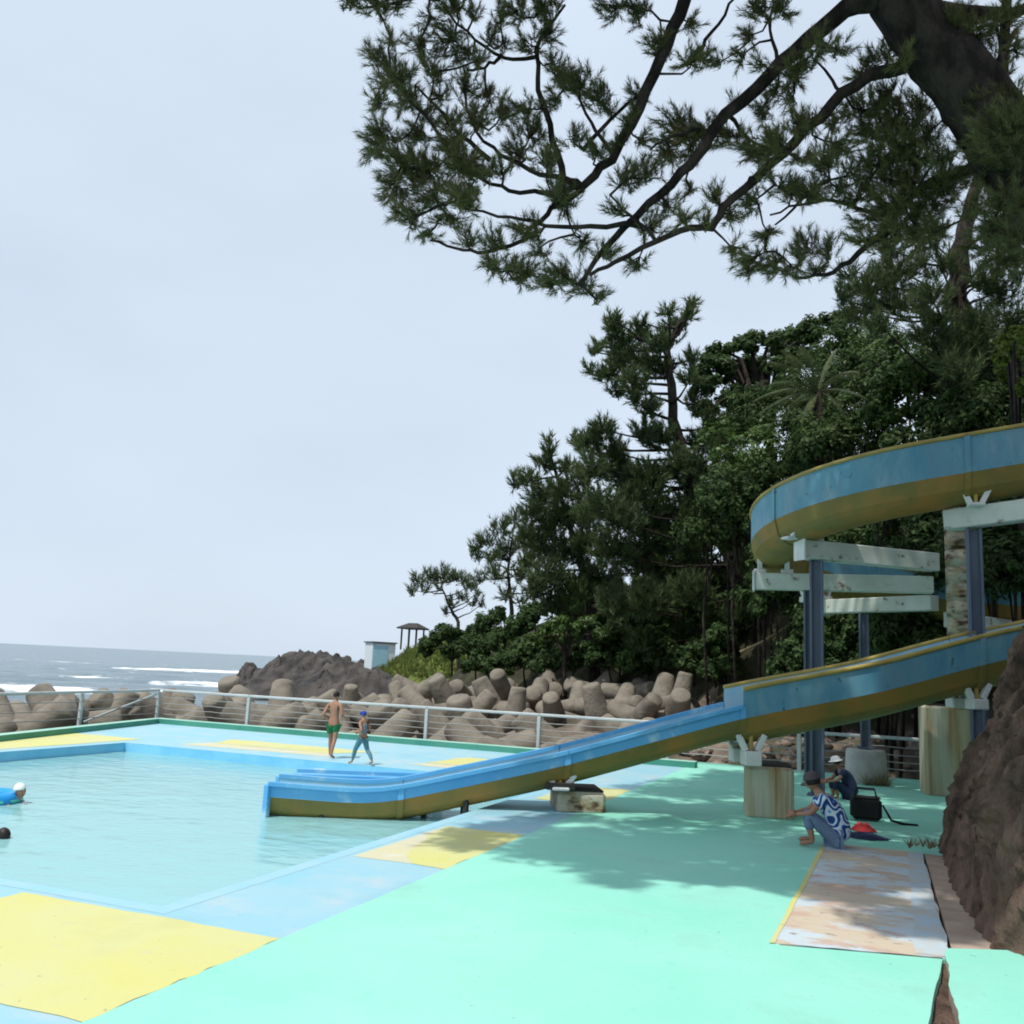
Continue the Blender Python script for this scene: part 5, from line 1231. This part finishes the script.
for (px, py, r, D) in [(500, 640, 16, 52), (490, 622, 15, 56), (545, 640, 16, 47), (575, 632, 16, 46), (605, 620, 18, 45), (640, 610, 18, 44.5), (670, 595, 18, 44), (650, 580, 18, 46), (610, 595, 18, 47), (690, 570, 18, 45), (570, 605, 16, 49), (535, 612, 14, 52), (700, 540, 18, 46), (660, 550, 17, 48), (720, 575, 20, 42), (720, 610, 20, 40), (525, 655, 16, 48), (500, 665, 14, 47), (475, 662, 12, 52), (545, 662, 14, 44), (575, 655, 16, 43), (605, 652, 18, 42), (635, 658, 17, 41.5), (665, 655, 18, 40.5), (692, 655, 18, 39), (715, 640, 20, 38), (720, 670, 16, 37), (700, 610, 18, 40), (660, 625, 18, 41), (620, 630, 16, 42), (470, 645, 12, 55), (520, 625, 14, 50)]:
    make_bush("shrub", "dark shrub at the foot of the wood above the tetrapod heap", "shrub", [(px, py, r, D), (px + 8, py - 7, r * .7, D + .4), (px - 9, py + 3, r * .7, D - .3)], .12, 2600, "leaf", "dark shrubs above the tetrapod heap", trunk_r=.06)
# --- palm with drooping fronds
c = at(818, 392, 33.0); palm = plant("palm", "cycad palm with long pale drooping fronds in the thicket above the slide", "palm", ground_at(818, 470, 33.6))
mb = MB(); b0_ = np.array(parent_world(palm)); mb.tube([b0_, (b0_ + c) / 2 + np.array([.1, 0, 0]), c], [.2, .17, .15], 8); mb.build("trunk", "bark", palm)
for (ex, ey) in [(752, 402), (756, 416), (765, 432), (768, 362), (782, 350), (800, 346), (770, 384), (835, 350), (860, 372), (868, 400), (850, 425), (800, 425)]:
    e_ = at(ex, ey, 32.2 + rng.normal() * .5); mid = (c + e_) / 2 + np.array([0, 0, .45 + .2 * rng.random()]); n = 16; sp_ = []
    for i in range(n + 1): f = i / n; sp_.append((1 - f) ** 2 * c + 2 * f * (1 - f) * mid + f * f * e_)
    mb = MB(); mb.tube(sp_, [.03 - .022 * i / n for i in range(n + 1)], 5)
    for i in range(2, n + 1):
        t_ = sp_[i] - sp_[i - 1]; t_ = t_ / np.linalg.norm(t_); sd_ = np.cross(t_, [0, 0, 1]); sd_ /= np.linalg.norm(sd_)
        for sg in (-1, 1):
            for hh in (0, .5):
                q = sp_[i - 1] + (sp_[i] - sp_[i - 1]) * hh; L_ = .42 * math.sin(PI * min(1, (i + hh) / (n + 1) * .9 + .08)) + .05
                tip = q + (t_ * .55 + sd_ * sg * .8 - np.array([0, 0, .35])) * L_; w_ = t_ * .022
                mb.add([q - w_, q + w_, tip], [(0, 1, 2)])
    mb.build("frond", "frond", palm)
make_bush("shrub", "dark evergreen shrub in the thicket behind the slide", "shrub", [(818, 445, 30, 32), (838, 430, 24, 32.5), (800, 455, 22, 32)], .10, 4000, "leaf", "dark evergreen shrubs covering the slope behind the slide", trunk_r=.06)
# --- dead branch, weeds and grass tufts
db = plant("dead_branch", "bare pale dead branch slanting across the dark hollow beside the blue slide post", "branch", at(742, 652, 33))
mb = MB(); mb.tube([at(740, 652, 33), at(762, 642, 33), at(785, 628, 33), at(808, 610, 33.2)], [.05, .045, .04, .02], 6); mb.tube([at(785, 628, 33), at(800, 622, 33), at(812, 624, 33)], [.02, .015, .01], 5); mb.build("stick", "dead", db)
def weed(label, c, h_, n, m_, name="weed", wd=.02, sp=.8):
    r = plant(name, label, "plant", c); C = np.repeat(np.array([c]), n, 0) + rng.normal(size=(n, 3)) * np.array([.14, .12, .0]); C[:, 2] = c[2]
    V = tufts(C, np.tile([0, 0, 1.0], (n, 1)), 10, h_, wd, sp, .1); np_mesh("leaves", V, np.arange(len(V)).reshape(-1, 3), m_, r); return r
c = gnd(871, 783); weed("dry yellowish weeds heaped against the round concrete pedestal", (c[0] + .1, c[1] - .45, 0), .36, 34, "dead", wd=.03, sp=1.3)
c = gnd(963, 826); weed("small dry plant growing at the foot of the earth bank", (0.66, 15.3, .12), .16, 8, "dead", wd=.02, sp=1.2)
for i, (x, y) in enumerate([(1.2, 27.6), (0.2, 28.0), (2.4, 27.4), (-.8, 28.4), (3.2, 28.0)]):
    w_ = weed("dry bush on the rubble slope behind the fence at the slide posts", (x, y, terrain_h(x, y)), .7, 40, "dead" if i % 2 else "leaf", "weed", .03, 1.1); w_["group"] = "dry bushes behind the fence at the slide posts"

# --- grass on the headland bank
n = 5000; i_ = rng.integers(0, 59, n); j_ = rng.integers(2, 25, n); C = GB_[i_, j_] + rng.normal(size=(n, 3)) * np.array([.3, .3, 0.02])
V = tufts(C, np.tile([0, 0, 1.0], (n, 1)), 7, .55, .07, .5, .05); stuff(np_mesh("grass", V, np.arange(len(V)).reshape(-1, 3), "grass"))
